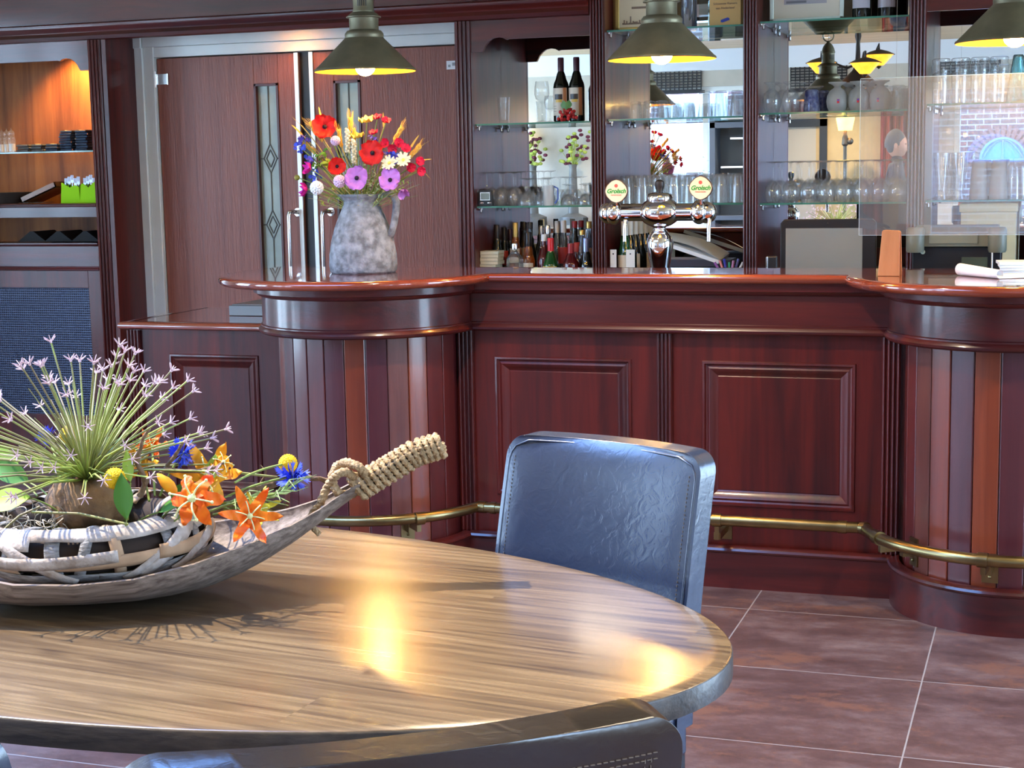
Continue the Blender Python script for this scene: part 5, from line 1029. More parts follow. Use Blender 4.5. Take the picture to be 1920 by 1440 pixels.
# ---------------- glassware ----------------
def inv_tumbler(rr, rb, h, flute=0, n=20):
    return M().lathe([(rr, 0), ((rr + rb) / 2 + .0005, h * .5), (rb, h - .005), (rb - .004, h), (0, h), (0, h - .012), (rb - .005, h - .013), (rr - .002, .0), (rr, 0)], n)
def upr_tumbler(rr, rb, h, n=20): return M().lathe([(0, 0), (rb - .003, 0), (rb, .004), (rr, h), (rr - .0018, h), (rb - .003, .016), (0, .014)], n)
WINE = M().lathe([(.029, 0), (.036, .02), (.0395, .045), (.036, .072), (.022, .093), (.006, .103), (.0038, .112), (.0038, .168), (.007, .178), (.033, .184), (.034, .186), (0, .187), (0, .1), (.018, .091), (.0345, .071), (.038, .045), (.0345, .02), (.0275, 0), (.029, 0)], 18)
WINES = M(); WINES.v = [p * .81 for p in WINE.v]; WINES.v = [V((p.x, p.y, p.z * 1.07)) for p in WINES.v]; WINES.f = WINE.f; WINES.m = WINE.m
COUPE = M().lathe([(.037, 0), (.038, .01), (.034, .04), (.018, .062), (.005, .068), (.0045, .115), (.009, .122), (.033, .127), (.034, .129), (0, .13), (0, .064), (.016, .06), (.032, .038), (.0365, .01), (.0355, 0), (.037, 0)], 18)
COUPES = M().lathe([(.035, 0), (.036, .01), (.032, .034), (.016, .048), (.005, .052), (.0045, .085), (.009, .092), (.031, .096), (.0, .098), (0, .05), (.014, .046), (.030, .032), (.0345, .01), (.0335, 0), (.035, 0)], 18)
GOBL = M().lathe([(.030, 0), (.040, .03), (.043, .06), (.036, .088), (.018, .103), (.012, .112), (.016, .122), (.036, .134), (.037, .138), (0, .139), (0, .11), (.016, .101), (.034, .086), (.041, .06), (.038, .03), (.028, 0), (.030, 0)], 18)
BELL = M().lathe([(.037, 0), (.046, .02), (.0495, .045), (.046, .07), (.034, .092), (.018, .103), (.014, .108), (.02, .116), (.040, .126), (.041, .13), (0, .131), (0, .1), (.016, .1), (.033, .089), (.044, .069), (.0475, .045), (.044, .02), (.035, 0), (.037, 0)], 20)
MUGT = M().lathe([(.036, 0), (.038, .05), (.040, .13), (.044, .16), (.038, .17), (.040, .19), (.034, .195), (0, .195), (0, .15), (.036, .13), (.034, .0), (.036, 0)], 10)
TALLG = M().lathe([(0, 0), (.030, 0), (.031, .008), (.022, .03), (.024, .07), (.034, .15), (.038, .205), (.036, .205), (.032, .15), (.020, .07), (.018, .04), (0, .035)], 18)
def row(nm, mb, mt, spots, z, group, lab, extra=None):
    """spots: list of (px, Y); lab(i) names the instance"""
    o0 = None
    for i, (px, Y) in enumerate(spots):
        p = (at(px, 300, Y).x, Y, z)
        if o0 is None: o0 = one(nm, mb, mt, lab(i), 'glass', p, group, ang=50)
        else: dup(o0, p, label=lab(i))
    return o0
def two(pxs, Ys, fmt):
    """front row then back row spots with ordinal labels"""
    sp = []; lb = []
    for r, (px, Y) in enumerate(zip(pxs, Ys)):
        for i, x in enumerate(px): sp.append((x, Y)); lb.append(fmt % (ORD[i], ['front', 'back', 'rear'][r]))
    return sp, (lambda i: lb[i])
lin = lambda a, b_, n: [a + (b_ - a) * i / (n - 1) for i in range(n)]
sp, lb = two([lin(1450, 1684, 8), lin(1466, 1688, 7), lin(1460, 1682, 7)], [7.285, 7.37, 7.455], 'upside-down wine glass on the third bay lowest shelf, %s from left, %s row')
row('wine_glass', WINE, THING, sp, 1.3295, 'stemmed glasses on the third bay lowest shelf', lb)
sp, lb = two([lin(1174, 1384, 8), lin(1190, 1376, 7), lin(1182, 1384, 7)], [7.30, 7.375, 7.45], 'upside-down tall tumbler behind the beer tap badges, %s from left, %s row')
row('tumbler', inv_tumbler(.0345, .029, .13, n=12), GLASS, sp, 1.3325, 'tall tumblers behind the beer tap', lb)
sp, lb = two([lin(1193, 1292, 5), lin(1206, 1292, 4)], [7.33, 7.42], 'small upside-down tumbler below the middle pendant lamp, %s from left, %s row')
row('tumbler', inv_tumbler(.031, .025, .082, n=14), GLASS, sp, 1.7245, 'small tumblers on the second bay middle shelf', lb)
sp, lb = two([lin(1322, 1382, 3), lin(1346, 1384, 2)], [7.33, 7.42], 'upside-down tumbler right of the small ones below the lamp, %s from left, %s row')
row('tumbler', inv_tumbler(.033, .027, .118, n=12), GLASS, sp, 1.7245, 'tall tumblers on the second bay middle shelf', lb)
row('goblet', GOBL, THING, [(1447, 7.30), (1482, 7.30), (1467, 7.41), (1503, 7.41)], 1.7335, 'clear goblets on the third bay middle shelf', lambda i: 'clear upside-down goblet at left of the frosted ones, ' + ['first from left in front', 'second from left in front', 'left one behind', 'right one behind'][i])
BLUEG = P('blue_patterned_glass', (.55, .6, .75), .05, trans=.7, noise=.6, nscale=60, col2=(.05, .07, .35))
row('tumbler', inv_tumbler(.038, .030, .10, n=16), BLUEG, [(1521, 7.32), (1541, 7.43)], 1.7335, 'blue patterned tumblers', lambda i: 'blue patterned tumbler upside down between goblets and frosted glasses, ' + ['front one', 'rear one'][i])
LOGR = P('logo_red', (.6, .03, .04), .5); LOGB = P('logo_blue', (.05, .08, .45), .5)
for i, (px, Y) in enumerate(((1569, 7.32), (1609, 7.32), (1649, 7.32), (1590, 7.43), (1630, 7.43))):
    p = (at(px, 300, Y).x, Y, 1.7335)
    lb = 'frosted round upside-down goblet with a tiny logo, ' + ['first from left in front', 'second from left in front', 'third from left in front, behind the acrylic', 'left one at the back', 'right one at the back'][i]
    if i == 0:
        g0 = thing('frosted_goblet', lb, 'glass', p, 'frosted goblets on the third bay middle shelf'); ob('glass_body', BELL, FROST, g0, ang=50)
        ob('logo', M().grid(lambda u_, v_: (.050 * sin(.2 * (u_ - .5) + .2), -.050 * cos(.2 * (u_ - .5) + .2), .035 + .018 * v_), 4, 3, m=0).grid(lambda u_, v_: (.0503 * sin(.16 * (u_ - .5) + .2), -.0503 * cos(.16 * (u_ - .5) + .2), .045 + .006 * v_), 4, 3, m=1), [LOGR, LOGB], g0, fix=False)
    else: dup(g0, p, label=lb, rz=-.15 * i)
row('goblet', inv_tumbler(.034, .03, .11, n=10), GLASS, [(1683, 7.38), (1690, 7.5)], 1.7335, 'clear glasses right of the frosted goblets', lambda i: 'clear ribbed glass right of the frosted goblets, ' + ['front one', 'rear one'][i])
row('beer_glass', MUGT, GLASS, [(1762, 7.3), (1798, 7.3), (1834, 7.3), (1870, 7.3), (1814, 7.45), (1850, 7.45)], 1.7525, 'heavy fluted beer glasses', lambda i: 'heavy fluted beer glass above the acrylic edge, ' + ['first from left in front', 'second from left in front', 'third from left in front', 'fourth from left in front', 'left one behind', 'right one behind'][i])
row('beer_glass', inv_tumbler(.05, .022, .2, n=16), P('green_tint_glass', (.6, .9, .9), .02, trans=.9), [(1905, 7.3)], 1.7525, None, lambda i: 'wide conical glass at the right photo edge on the upper shelf')
row('beer_glass', TALLG, THING, [(1766, 7.32), (1799, 7.32), (1783, 7.45)], 1.3345, 'tall waisted beer glasses', lambda i: 'tall waisted beer glass behind the acrylic sheet, ' + ['left one', 'right one', 'one between and behind'][i])
row('tumbler', inv_tumbler(.040, .029, .17, n=20), FROST, [(1836, 7.32), (1873, 7.32)], 1.3345, 'frosted tall tumblers', lambda i: 'frosted grey tall tumbler standing upside down behind the acrylic sheet, ' + ['left one', 'right one'][i])
row('tumbler', inv_tumbler(.032, .028, .15, n=16), GLASS, [(1903, 7.34)], 1.3345, None, lambda i: 'clear tall tumbler at the right photo edge on the lower shelf')
# left bay
row('tumbler', upr_tumbler(.030, .024, .125), THING, [(946, 7.33)], 1.7205, None, lambda i: 'tall straight clear glass standing alone left of the wine glasses')
row('wine_glass', M().lathe([(0, 0), (.032, 0), (.031, .004), (.006, .010), (.0038, .02), (.0038, .085), (.008, .095), (.030, .112), (.036, .135), (.034, .17), (.030, .195), (.029, .195), (.033, .17), (.035, .135), (.028, .113), (0, .1)], 20), THING, [(1018, 7.34)], 1.7205, None, lambda i: 'tall wine glass standing left of the two red wine bottles')
row('wine_glass', M().lathe([(0, 0), (.028, 0), (.027, .004), (.006, .010), (.0038, .02), (.0038, .05), (.008, .058), (.024, .07), (.029, .095), (.026, .13), (.025, .13), (.028, .095), (.022, .071), (0, .062)], 20), THING, [(1033, 7.43)], 1.7205, None, lambda i: 'shorter wine glass half behind the left red wine bottle')
sp, lb = two([lin(912, 962, 3), lin(922, 966, 3), lin(916, 964, 3)], [7.33, 7.405, 7.48], 'upside-down stemmed glass behind the card reader, %s from left, %s row')
row('coupe_glass', WINES, THING, sp, 1.3285, 'tall stemmed glasses behind the card reader', lb)
sp, lb = two([lin(985, 1016, 2), lin(992, 1024, 2), lin(988, 1028, 2)], [7.30, 7.38, 7.46], 'upside-down coupe in the middle of the left bay, %s from left, %s row')
row('coupe_glass', COUPE, THING, sp, 1.3285, 'coupes in the middle of the left bay', lb)
sp, lb = two([lin(1064, 1096, 2), lin(1068, 1098, 2), lin(1064, 1096, 2)], [7.3, 7.385, 7.47], 'short upside-down coupe at right of the left bay, %s from left, %s row')
row('coupe_glass', COUPES, THING, sp, 1.3285, 'short coupes at the right of the left bay', lb)
p = V((at(1031, 380, 7.26).x, 7.245, 1.3285))
t = thing('measuring_jug', 'clear plastic jug with a blue mark among the coupes in the left bay', 'jug', p)
ob('jug_body', M().lathe([(0, 0), (.022, 0), (.024, .004), (.027, .095), (.026, .095), (.022, .006), (0, .005)], 16), P('milky_plastic', (.8, .8, .78), .3, trans=.4), t); ob('jug_grip', M().tube([(.025, 0, .09), (.045, 0, .08), (.045, 0, .03), (.03, 0, .01)], .004, 6), P('blue_plastic', (.08, .14, .5), .4), t)
p = V((at(911, 386, 7.24).x, 7.245, 1.3285)); t = thing('card_reader', 'black card reader with a grey screen standing at the left of the left bay shelf', 'card reader', p)
ob('case', M().ext([(-.034, 0), (.034, 0), (.037, .01), (.034, .07), (.028, .078), (-.028, .078), (-.034, .07), (-.037, .01)], 'y', -.012, .012), BLACK, t, bev=.003)
ob('screen', M().box((-.025, -.0145, .028), (.025, -.012, .066)).box((-.022, -.0155, .031), (.022, -.014, .063), m=1), [STEEL, P('lcd_grey', (.25, .3, .27), .3)], t)
ob('button', M().ell((-.02, -.012, .015), (.011, .003, .005)), STEEL, t); ob('button', M().ell((.02, -.012, .015), (.011, .003, .005)), STEEL, t)
# ---------------- bottles ----------------
GDK = P('dark_bottle_glass', (.006, .009, .006), .05, spec=.8); GGR = P('green_bottle_glass', (.01, .09, .015), .04, trans=.3, spec=.8); GCL = P('clear_bottle', (.9, .94, .93), .02, trans=.95); GAM = P('amber_spirit', (.75, .22, .04), .03, trans=.75); GMAR = P('maroon_bottle', (.09, .008, .01), .05, spec=.8); GBL = P('blue_clear_bottle', (.6, .72, .9), .02, trans=.9)
PAPW = P('label_paper', (.75, .68, .55), .6); PAPO = P('label_orange', (.6, .28, .12), .6); PAPR = P('label_red', (.5, .04, .03), .5); CAPW = P('white_cap', (.8, .8, .82), .35); CAPR = P('red_capsule', (.33, .01, .02), .3); CAPB = P('black_capsule', (.015, .012, .015), .3); CAPG = P('gold_capsule', (.6, .42, .12), .3, .6); CAPM = P('plum_capsule', (.07, .015, .03), .3); CAPC = P('cream_capsule', (.68, .66, .58), .35); CAPY = P('yellow_cap', (.75, .5, .08), .35)
def bottle(lab, px, Y, z, h, r, gm, cm, ch=.2, nr=.013, sh=.62, lm=None, lz=(.12, .5), group='bottles', rnd=.3, square=False, name='bottle', rz=0, stripe=None):
    p = (at(px, 300, Y).x, Y, z); t = thing(name, lab, 'bottle', p, group, rz=rz); s_ = h * sh; n = 4 if square else 24
    pr = [(0, .003), (r * .8, 0), (r, .006), (r, s_ * (1 - rnd * .3)), (r * .93, s_), (r * .68, s_ + (h - s_) * .18), (nr * 1.5, s_ + (h - s_) * .36), (nr, s_ + (h - s_) * .5), (nr, h * .97), (nr * 1.08, h * .985), (nr, h), (0, h)]
    ob('bottle_glass', M().lathe(pr, n if not square else 4, a0=pi / 4, a1=2 * pi + pi / 4) if square else M().lathe(pr, n), gm, t, ang=50, bev=.004 if square else 0)
    ob('capsule', M().lathe([(nr + .0012, h * (1 - ch)), (nr + .0016, h * .99), (nr, h + .002), (0, h + .002)], 16), cm, t)
    if lm: 
        a0, a1 = rad(200), rad(330); ob('paper_label', M().grid(lambda u_, v_: ((r + .0008) * cos(a0 + (a1 - a0) * u_), (r + .0008) * sin(a0 + (a1 - a0) * u_), h * (lz[0] + (lz[1] - lz[0]) * v_)), 14, 2) if not square else M().box((-r * .62, -r * .72, h * lz[0]), (r * .62, -r * .709, h * lz[1])), lm, t, fix=False)
    return t
def wl(t, r, h, z0):
    """wine label with a little dark vault picture and an orange edge"""
    G_ = lambda a0, a1, b0, b1, rr, m: ob('label_print', M().grid(lambda u_, v_: (rr * cos(a0 + (a1 - a0) * u_), rr * sin(a0 + (a1 - a0) * u_), b0 + (b1 - b0) * v_), 8, 3), m, t, fix=False)
    G_(rad(235), rad(295), z0 + .075, z0 + .10, r + .0014, CAPB); G_(rad(245), rad(290), z0 + .062, z0 + .075, r + .0014, CAPY); G_(rad(300), rad(326), z0, z0 + .13, r + .0012, PAPO)
    for i in range(3): G_(rad(215), rad(250), z0 + .02 + i * .012, z0 + .0215 + i * .012, r + .0014, CAPB)
for i, (px, Y) in enumerate(((1054, 7.335), (1083, 7.345))):
    b = bottle(['red wine bottle with cream label, left of the pair above the grapes', 'red wine bottle with cream label, right of the pair beside the upright'][i], px, Y, 1.7205, .30, .0375, GDK, CAPM, .21, .0135, .60, PAPW, (.10, .53), 'red wine bottles in the left bay', name='wine_bottle'); wl(b, .0375, .3, .03)
    ob('neck_band', M().lathe([(.0142, .212), (.0142, .236)], 16), GGR, b)
p = V((at(1066, 300, 7.27).x, 7.26, 1.7205)); t = thing('grape_bunch', 'bunch of red artificial grapes with a green leaf in front of the red wine bottles', 'grapes', p); rg = random.Random(3)
for i in range(26): z = .008 + .05 * (i / 26); ob('grape', M().ell((0, 0, 0), (.0085, .0085, .0085), 10, 7), P('grape_red', (.55, .03, .03), .25) if i == 0 else bpy.data.materials['grape_red'], t, loc=(rg.uniform(-.05, .045) * (1 - z * 6 + .1 if z > .03 else 1), rg.uniform(-.02, .02), z))
ob('vine_leaf', M().grid(lambda u_, v_: (.03 * (2 * u_ - 1) * (1 - .4 * abs(2 * v_ - 1)), -.022 + .008 * abs(2 * u_ - 1), .058 + .036 * v_ + .005 * sin(9 * u_)), 8, 6), P('vine_leaf', (.1, .25, .07), .5), t, fix=False)
ob('stalk', M().tube([(0, 0, .05), (.0, -.01, .075)], .002, 5), STEM2, t)
BL = [(929, 422, 7.5, .034, GDK, CAPB, .3, None, 'dark bottle with a black capsule, leftmost behind the booklets'), (943, 427, 7.45, .033, GDK, CAPB, .3, PAPR, 'dark bottle with a reddish top second from left behind the booklets'), (954, 430, 7.5, .03, GDK, CAPM, .2, None, 'dark bottle half hidden beside the gold-necked one'),
      (964, 418, 7.42, .036, GAM, CAPG, .25, PAPW, 'brown bottle with a wide gold neck in the back row'), (981, 417, 7.5, .035, GDK, CAPB, .12, PAPW, 'dark bottle with black cap right of the gold-necked one'), (992, 417, 7.42, .033, GDK, CAPB, .1, None, 'dark bottle with black cap and silver band at back'),
      (1013, 424, 7.48, .038, GCL, STEEL, .14, None, 'clear bottle with steel cap, left of two'), (1025, 423, 7.42, .038, GCL, STEEL, .14, PAPW, 'clear bottle with steel cap, right of two'), (1043, 415, 7.5, .036, GCL, CAPW, .18, None, 'clear bottle with tall white cap, left of two'), (1055, 414, 7.44, .036, GCL, CAPW, .18, PAPR, 'clear bottle with tall white cap, right of two'),
      (1076, 415, 7.44, .034, GDK, CAPR, .1, PAPW, 'bottle with red cap and cream neck, left of two'), (1088, 414, 7.5, .034, GDK, CAPR, .1, None, 'dark bottle with red cap, right of two'), (1103, 416, 7.44, .034, GBL, CAPG, .1, PAPO, 'bluish bottle with gold cap against the upright'), (1090, 432, 7.36, .034, GBL, CAPG, .08, None, 'clear bottle with a wide cream stopper near the upright'),
      (1018, 440, 7.36, .044, GMAR, CAPW, .12, None, 'round dark brown bottle with white collar behind the green one')]
FB = [(962, 457, 7.27, .055, GCL, STEEL, .12, None, .7, 'squat square clear bottle with broad steel cap beside the booklets'), (988, 436, 7.27, .037, GAM, CAPB, .42, PAPW, .52, 'orange liqueur bottle with a long black and silver neck'), (1030, 447, 7.28, .045, GGR, P('bright_red_wax', (.7, .01, .02), .3), .25, CAPY, .5, 'green bottle with bright red neck in the front row'),
      (1068, 457, 7.27, .046, GMAR, CAPR, .22, None, .6, 'round maroon bottle with red top in the front row'), (1080, 455, 7.36, .03, GMAR, PAPR, .2, None, .6, 'slim bottle with red cap behind the maroon one'), (1097, 447, 7.28, .036, GDK, P('blue_silver_capsule', (.25, .3, .5), .25, .6), .32, None, .5, 'dark bottle with blue and silver neck at right of the front row')]
PLACED = [(at(935, 490, 7.3).x, 7.3, .03)]
def settle(px, r, pref):
    """first depth near the preferred one where the bottle clears its neighbours"""
    for k_ in range(26):
        Y = min(7.59, max(7.265, pref + .012 * ((k_ + 1) // 2) * (1 if k_ % 2 else -1))); x = at(px, 300, Y).x
        if x - r < -2.64 or x + r > -2.062: continue
        if all((x - a) ** 2 + (Y - b_) ** 2 > (r + q + .001) ** 2 for a, b_, q in PLACED): PLACED.append((x, Y, r)); return Y
    PLACED.append((at(px, 300, pref).x, pref, r)); return pref
for px, ty, Y, r, g, c, ch, lm, sh, lab in FB: Y = settle(px, r * .85, Y); bottle(lab, px, Y, .93, at(px, ty, Y).z - .93, r * .85, g, c, ch, .014, sh, lm, (.2, .45), 'spirit bottles in the front row of the left bay', square='square' in lab)
for px, ty, Y, r, g, c, ch, lm, lab in BL: Y = settle(px, r * .78, Y); bottle(lab, px, Y, .93, at(px, ty, Y).z - .93, r * .78, g, c, ch, .0125, .58, lm, (.35, .6), 'spirit bottles in the back row of the left bay')
for i in range(6):
    px, Y = 1170 + i * 9.5, 7.27 + i * .062
    bottle('white wine bottle with pale capsule left of the beer tap, %s from left' % ORD[i], px, Y, .93, .325, .033, GGR if i == 0 else GDK, CAPC, .22, .0145, .55, PAPW if i % 2 == 0 else None, (.15, .5), 'white wine bottles left of the beer tap', name='wine_bottle')
for i, (px, Y) in enumerate(((1613, 7.33), (1660, 7.35))):
    b = bottle(['wine bottle with grey label on the top shelf beside the white picture frame', 'wine bottle with grey label on the top shelf, beside the fluted upright'][i], px, Y, 2.1375, .31, .042, GDK, CAPM, .2, .014, .6, P('grey_label', (.5, .48, .52), .5) if i == 0 else bpy.data.materials['grey_label'], (.14, .6), 'wine bottles on the third bay top shelf', name='wine_bottle')
    ob('label_emblem', M().lathe([(0, 0), (.006, 0), (.006, .001), (0, .001)], 10, T=Matrix.Translation((-.006, -.0435, .13)) @ Matrix.Rotation(rad(90), 4, 'X')), CAPR, b)
bottle('clear bottle standing on the top shelf between the framed certificates', 1293, 7.33, 2.1305, .26, .036, GBL, CAPW, .1, .015, .7, None, group=None)
# booklets, cards, folders, pens
BK = P('cream_booklet', (.72, .68, .5), .6, noise=.1)
b0 = None; zz = .93
for i in range(11):
    th = .0165; w_ = .125 if i < 7 else .095; lab = 'cream booklet in the pile left of the spirit bottles, %s from the bottom' % ORD[i]
    p = (at(912 if i < 7 else 922, 490, 7.3).x + random.uniform(-.004, .004), 7.31, zz); zz += th
    if b0 is None: b0 = one('booklet', M().box((-.06, -.045, 0), (.06, .045, th - .002)).box((-.061, -.047, 0), (.061, .046, .002)).box((-.061, -.047, th - .003), (.061, .046, th - .001)), BK, lab, 'booklet', p, 'cream booklets', bev=.001)
    else: dup(b0, p, label=lab, rz=random.uniform(-.04, .04), scale=(w_ / .125, 1, 1))
for i, (px, w_) in enumerate(((1150, .03), (1182, .042))): one('price_card', M().box((-w_ / 2, 0, 0), (w_ / 2, .002, .19)).lathe([(0, 0), (.004, 0), (0, .001)], 8, T=Matrix.Translation((0, -.0005, .17)) @ Matrix.Rotation(rad(90), 4, 'X'), m=1), [P('card_white', (.8, .78, .72), .6), BLACK], ['plain white card standing at far left of the wine bottles', 'white card with a small dark dot hanging on the wine bottles'][i], 'card', (at(px, 490, 7.215).x, 7.215, .93), group='white cards by the wine bottles')
for i in range(4):
    q = at(1308, 490, 7.35); one('folder', M().ext([(-.16, 0), (.16, 0), (.17, .006), (.165, .03), (-.15, .034), (-.165, .02)], 'y', -.1, .1), P('folder_dark', (.03, .035, .06), .5) if i == 0 else bpy.data.materials['folder_dark'], 'dark ring folder lying behind the beer tap, %s from the bottom' % ORD[i], 'folder', (q.x, 7.36, .93 + i * .036), 'folders behind the beer tap', rz=.06 * (i % 2))
q = at(1308, 480, 7.35); T = Matrix.Rotation(.32, 4, 'Y') @ Matrix.Rotation(.12, 4, 'X')
t = thing('open_book', 'open white book sloping on top of the dark folders behind the beer tap', 'book', (q.x - .02, 7.36, 1.13)); ob('page', M().grid(lambda u_, v_: T @ V((-.15 + .3 * u_, -.1 + .2 * v_, .02 * sin(pi * u_))), 12, 3).box((-.155, -.102, -.02), (.155, .102, -.003), T=T), P('page_white', (.8, .84, .86), .5), t, fix=False)
q = at(1368, 495, 7.24); t = thing('pen_cup', 'low cup of coloured pens beside the third upright', 'pen holder', (q.x, 7.24, .93)); ob('cup', M().lathe([(0, 0), (.045, 0), (.045, .09), (.043, .09), (.043, .004), (0, .004)], 18), BLACK, t)
for i, c in enumerate(((.35, .12, .4), (.8, .3, .3), (.03, .04, .4), (.02, .35, .2), (.5, .2, .45), (.1, .1, .3), (.75, .75, .75))):
    ob('pen', M().tube([(.0, 0, .01), (-.07 + .022 * i, .01 * (i % 2), .13 + .008 * (i % 3))], .006, 8), P('pen_colour', c, .35), t)
# framed things on the top shelves
t = thing('framed_certificate', 'gold-framed cream certificate leaning on the top shelf behind the middle pendant lamp', 'certificate', (at(1195, 50, 7.3).x, 7.33, 2.1305))
ob('frame', M().box((-.115, 0, 0), (-.095, .015, .3)).box((.095, 0, 0), (.115, .015, .3)).box((-.115, 0, 0), (.115, .015, .018)).box((-.115, 0, .282), (.115, .015, .3)), CAPG, t, bev=.003)
mb = M().box((-.1, .003, .01), (.1, .01, .29)); rr_ = random.Random(8)
for i in range(26): x = -.08 + .16 * i / 26; mb.box((x, .002, .03), (x + .006, .003, .03 + rr_.uniform(.004, .022) + (.015 if i in (6, 17) else 0)), m=1)
for z, a, b_ in ((.19, -.06, .06), (.17, -.07, .07), (.10, -.035, .035)): mb.box((a, .002, z), (b_, .003, z + (.003 if z > .11 else .01)), m=1)
ob('certificate_sheet', mb, [P('cream_sheet', (.8, .68, .45), .5), P('brown_print', (.28, .2, .14), .6)], t)
def text(s_, size, loc, parent, m, ext=.0006, shear=0, rot=(rad(90), 0, 0), align='CENTER', bold=0):
    cu = bpy.data.curves.new('lettering', 'FONT'); cu.body = s_; cu.size = size; cu.extrude = ext; cu.align_x = align; cu.shear = shear; cu.offset = bold
    o = bpy.data.objects.new('tmp', cu); C.objects.link(o); bpy.context.view_layer.update(); me = bpy.data.meshes.new_from_object(o); bpy.data.objects.remove(o)
    me.materials.clear(); me.materials.append(m); q = bpy.data.objects.new('lettering', me); C.objects.link(q); q.parent = parent; q.location = loc; q.rotation_euler = rot; return q
t = thing('wooden_plaque', 'golden plaque with dark Dutch lettering on the top shelf right of the middle pendant lamp', 'plaque', (at(1358, 50, 7.3).x, 7.32, 2.1305))
ob('plaque_board', M().box((-.072, 0, 0), (.072, .012, .3)), P('golden_board', (.72, .48, .18), .4), t, bev=.002)
PRN = bpy.data.materials['brown_print']
for s_, z in (('hotel van Nederland', .135), ('•', .117), ('Schoonste Kamers', .098), ('van Nederland', .078)): text(s_, .0145, (0, -.001, z), t, PRN)
ob('emblem', M().ext([(-.02, .03), (.012, .04), (.02, .036), (.02, .028), (-.012, .018), (-.02, .02)], 'y', -.0015, 0), LOGB, t)
one('wooden_box', M().box((-.03, 0, 0), (.05, .2, .3)), P('ochre_wood', (.5, .3, .1), .5), 'ochre wooden box at the left end of the second bay top shelf', 'box', (at(1150, 50, 7.4).x + .025, 7.36, 2.1305), bev=.003)
one('clear_stand', M().box((-.03, -.002, 0), (.04, .002, .28)), SHELFG, 'clear glass award panel beside the golden plaque on the top shelf', 'award', (at(1318, 50, 7.3).x, 7.36, 2.1305))
t = thing('picture_frame', 'white picture frame with a grey print leaning on the third bay top shelf', 'picture', (at(1511, 40, 7.3).x, 7.31, 2.1375))
ob('frame', M().box((-.165, 0, 0), (-.147, .015, .26)).box((.147, 0, 0), (.165, .015, .26)).box((-.165, 0, 0), (.165, .015, .016)).box((-.165, 0, .244), (.165, .015, .26)), P('silver_white', (.62, .68, .6), .35), t, bev=.003)
ob('print', M().box((-.15, .004, .01), (.15, .01, .25)).box((-.1, .003, .075), (.09, .004, .2), m=1).box((-.09, .002, .08), (-.0, .003, .09), m=2), [P('mount_board', (.62, .56, .44), .6), P('print_grey', (.35, .33, .34), .6), P('print_dark', (.15, .15, .16), .6)], t)
# ---------------- on and behind the bar ----------------
YT = 6.02; tc_ = at(1237, 400, YT); sc = (at(1337, 400, YT) - at(1237, 400, YT)).x / 100; zc = at(1237, 398, YT).z
t = thing('beer_tap', 'chrome T-shaped beer tap tower with two round brand badges behind the bar top', 'beer tap', (tc_.x, YT, .90)); z = zc - .90; g = lambda y: at(1237, y, YT).z - .90
ob('column', M().lathe([(0, 0), (.07, 0), (.07, .02), (.036, .04), (.036, g(503)), (.042, g(490)), (.051, g(465)), (.052, g(455)), (.045, g(442)), (.030, g(434)), (.024, g(431)), (.024, g(426)), (.028, g(424)), (.028, g(421)), (.030, g(419)), (.0, g(415))], 40), CHROME, t, ang=60)
RX_ = Matrix.Rotation(rad(90), 4, 'Y')
ob('crossbar', M().lathe([(.0, -.20), (.034, -.2), (.034, .2), (.0, .2)], 36, T=Matrix.Translation((0, 0, z)) @ RX_), CHROME, t, ang=60)
ob('centre_body', M().ell((0, 0, z + .0), (.082, .066, .060), 40, 24).lathe([(.05, z + .045), (.052, z + .058), (.046, z + .070), (.03, z + .076), (.0, z + .078)], 32), CHROME, t, ang=80)
ob('top_knob', M().lathe([(.012, z + .076), (.012, z + .084), (.016, z + .092), (.0195, z + .106), (.017, z + .118), (.008, z + .125), (0, z + .126)], 24), BLACK, t)
for s_, cxp in ((-1, 1152), (1, 1313)):
    cx_ = (cxp - 1237) * sc
    ob('end_body', M().ell((cx_, -.02, z), (.034, .040, .047), 28, 18).ell((cx_ + s_ * .026, -.005, z - .002), (.040, .034, .042), 28, 18), CHROME, t, ang=80)
    dx = (1162 - 1237) * sc if s_ < 0 else (1320 - 1237) * sc
    ob('spout', M().tube([(dx + .028, -.03, z - .03), (dx + .028, -.045, z - .055), (dx + .028, -.047, z - .11)], [.009, .008, .007], 12), STEEL, t)
    bz = at(1237, 357 if s_ < 0 else 353, YT).z - .90; pts = []
    for i in range(32):
        a = 2 * pi * i / 32; r = .0445 * (1 + .05 * cos(4 * a) ** 3 * .8); pts.append((dx + r * cos(a), bz + r * sin(a)))
    bd = ob('brand_badge', M().ext(pts, 'y', -.06, -.05), P('badge_rim', (.07, .05, .04), .3) if s_ < 0 else bpy.data.materials['badge_rim'], t, bev=.001)
    face = ob('badge_face', M().ext([(dx + (x - dx) * .93, bz + (y - bz) * .93) for x, y in pts], 'y', -.0615, -.058), P('badge_cream', (.74, .72, .55), .35) if s_ < 0 else bpy.data.materials['badge_cream'], bd)
    ob('badge_emblem', M().lathe([(0, 0), (.007, 0), (.007, .001), (0, .001)], 16, T=Matrix.Translation((dx, -.0615, bz + .021)) @ RX_ @ Matrix.Rotation(rad(90), 4, 'Y') if 0 else Matrix.Translation((dx, -.0615, bz + .021)) @ Matrix.Rotation(rad(90), 4, 'X')), P('emblem_red', (.75, .1, .08), .5) if s_ < 0 else bpy.data.materials['emblem_red'], bd)
    text('Grolsch', .0235, (dx, -.0625, bz - .007), bd, P('badge_green', (.01, .30, .05), .4) if s_ < 0 else bpy.data.materials['badge_green'], shear=.3, bold=.0007)
    text('PREMIUM PILSNER', .0052, (dx, -.0625, bz - .0165), bd, bpy.data.materials['emblem_red'])
    ob('badge_stem', M().tube([(dx, -.045, z + .03), (dx, -.052, bz - .03)], .006, 10), CHROME, t)
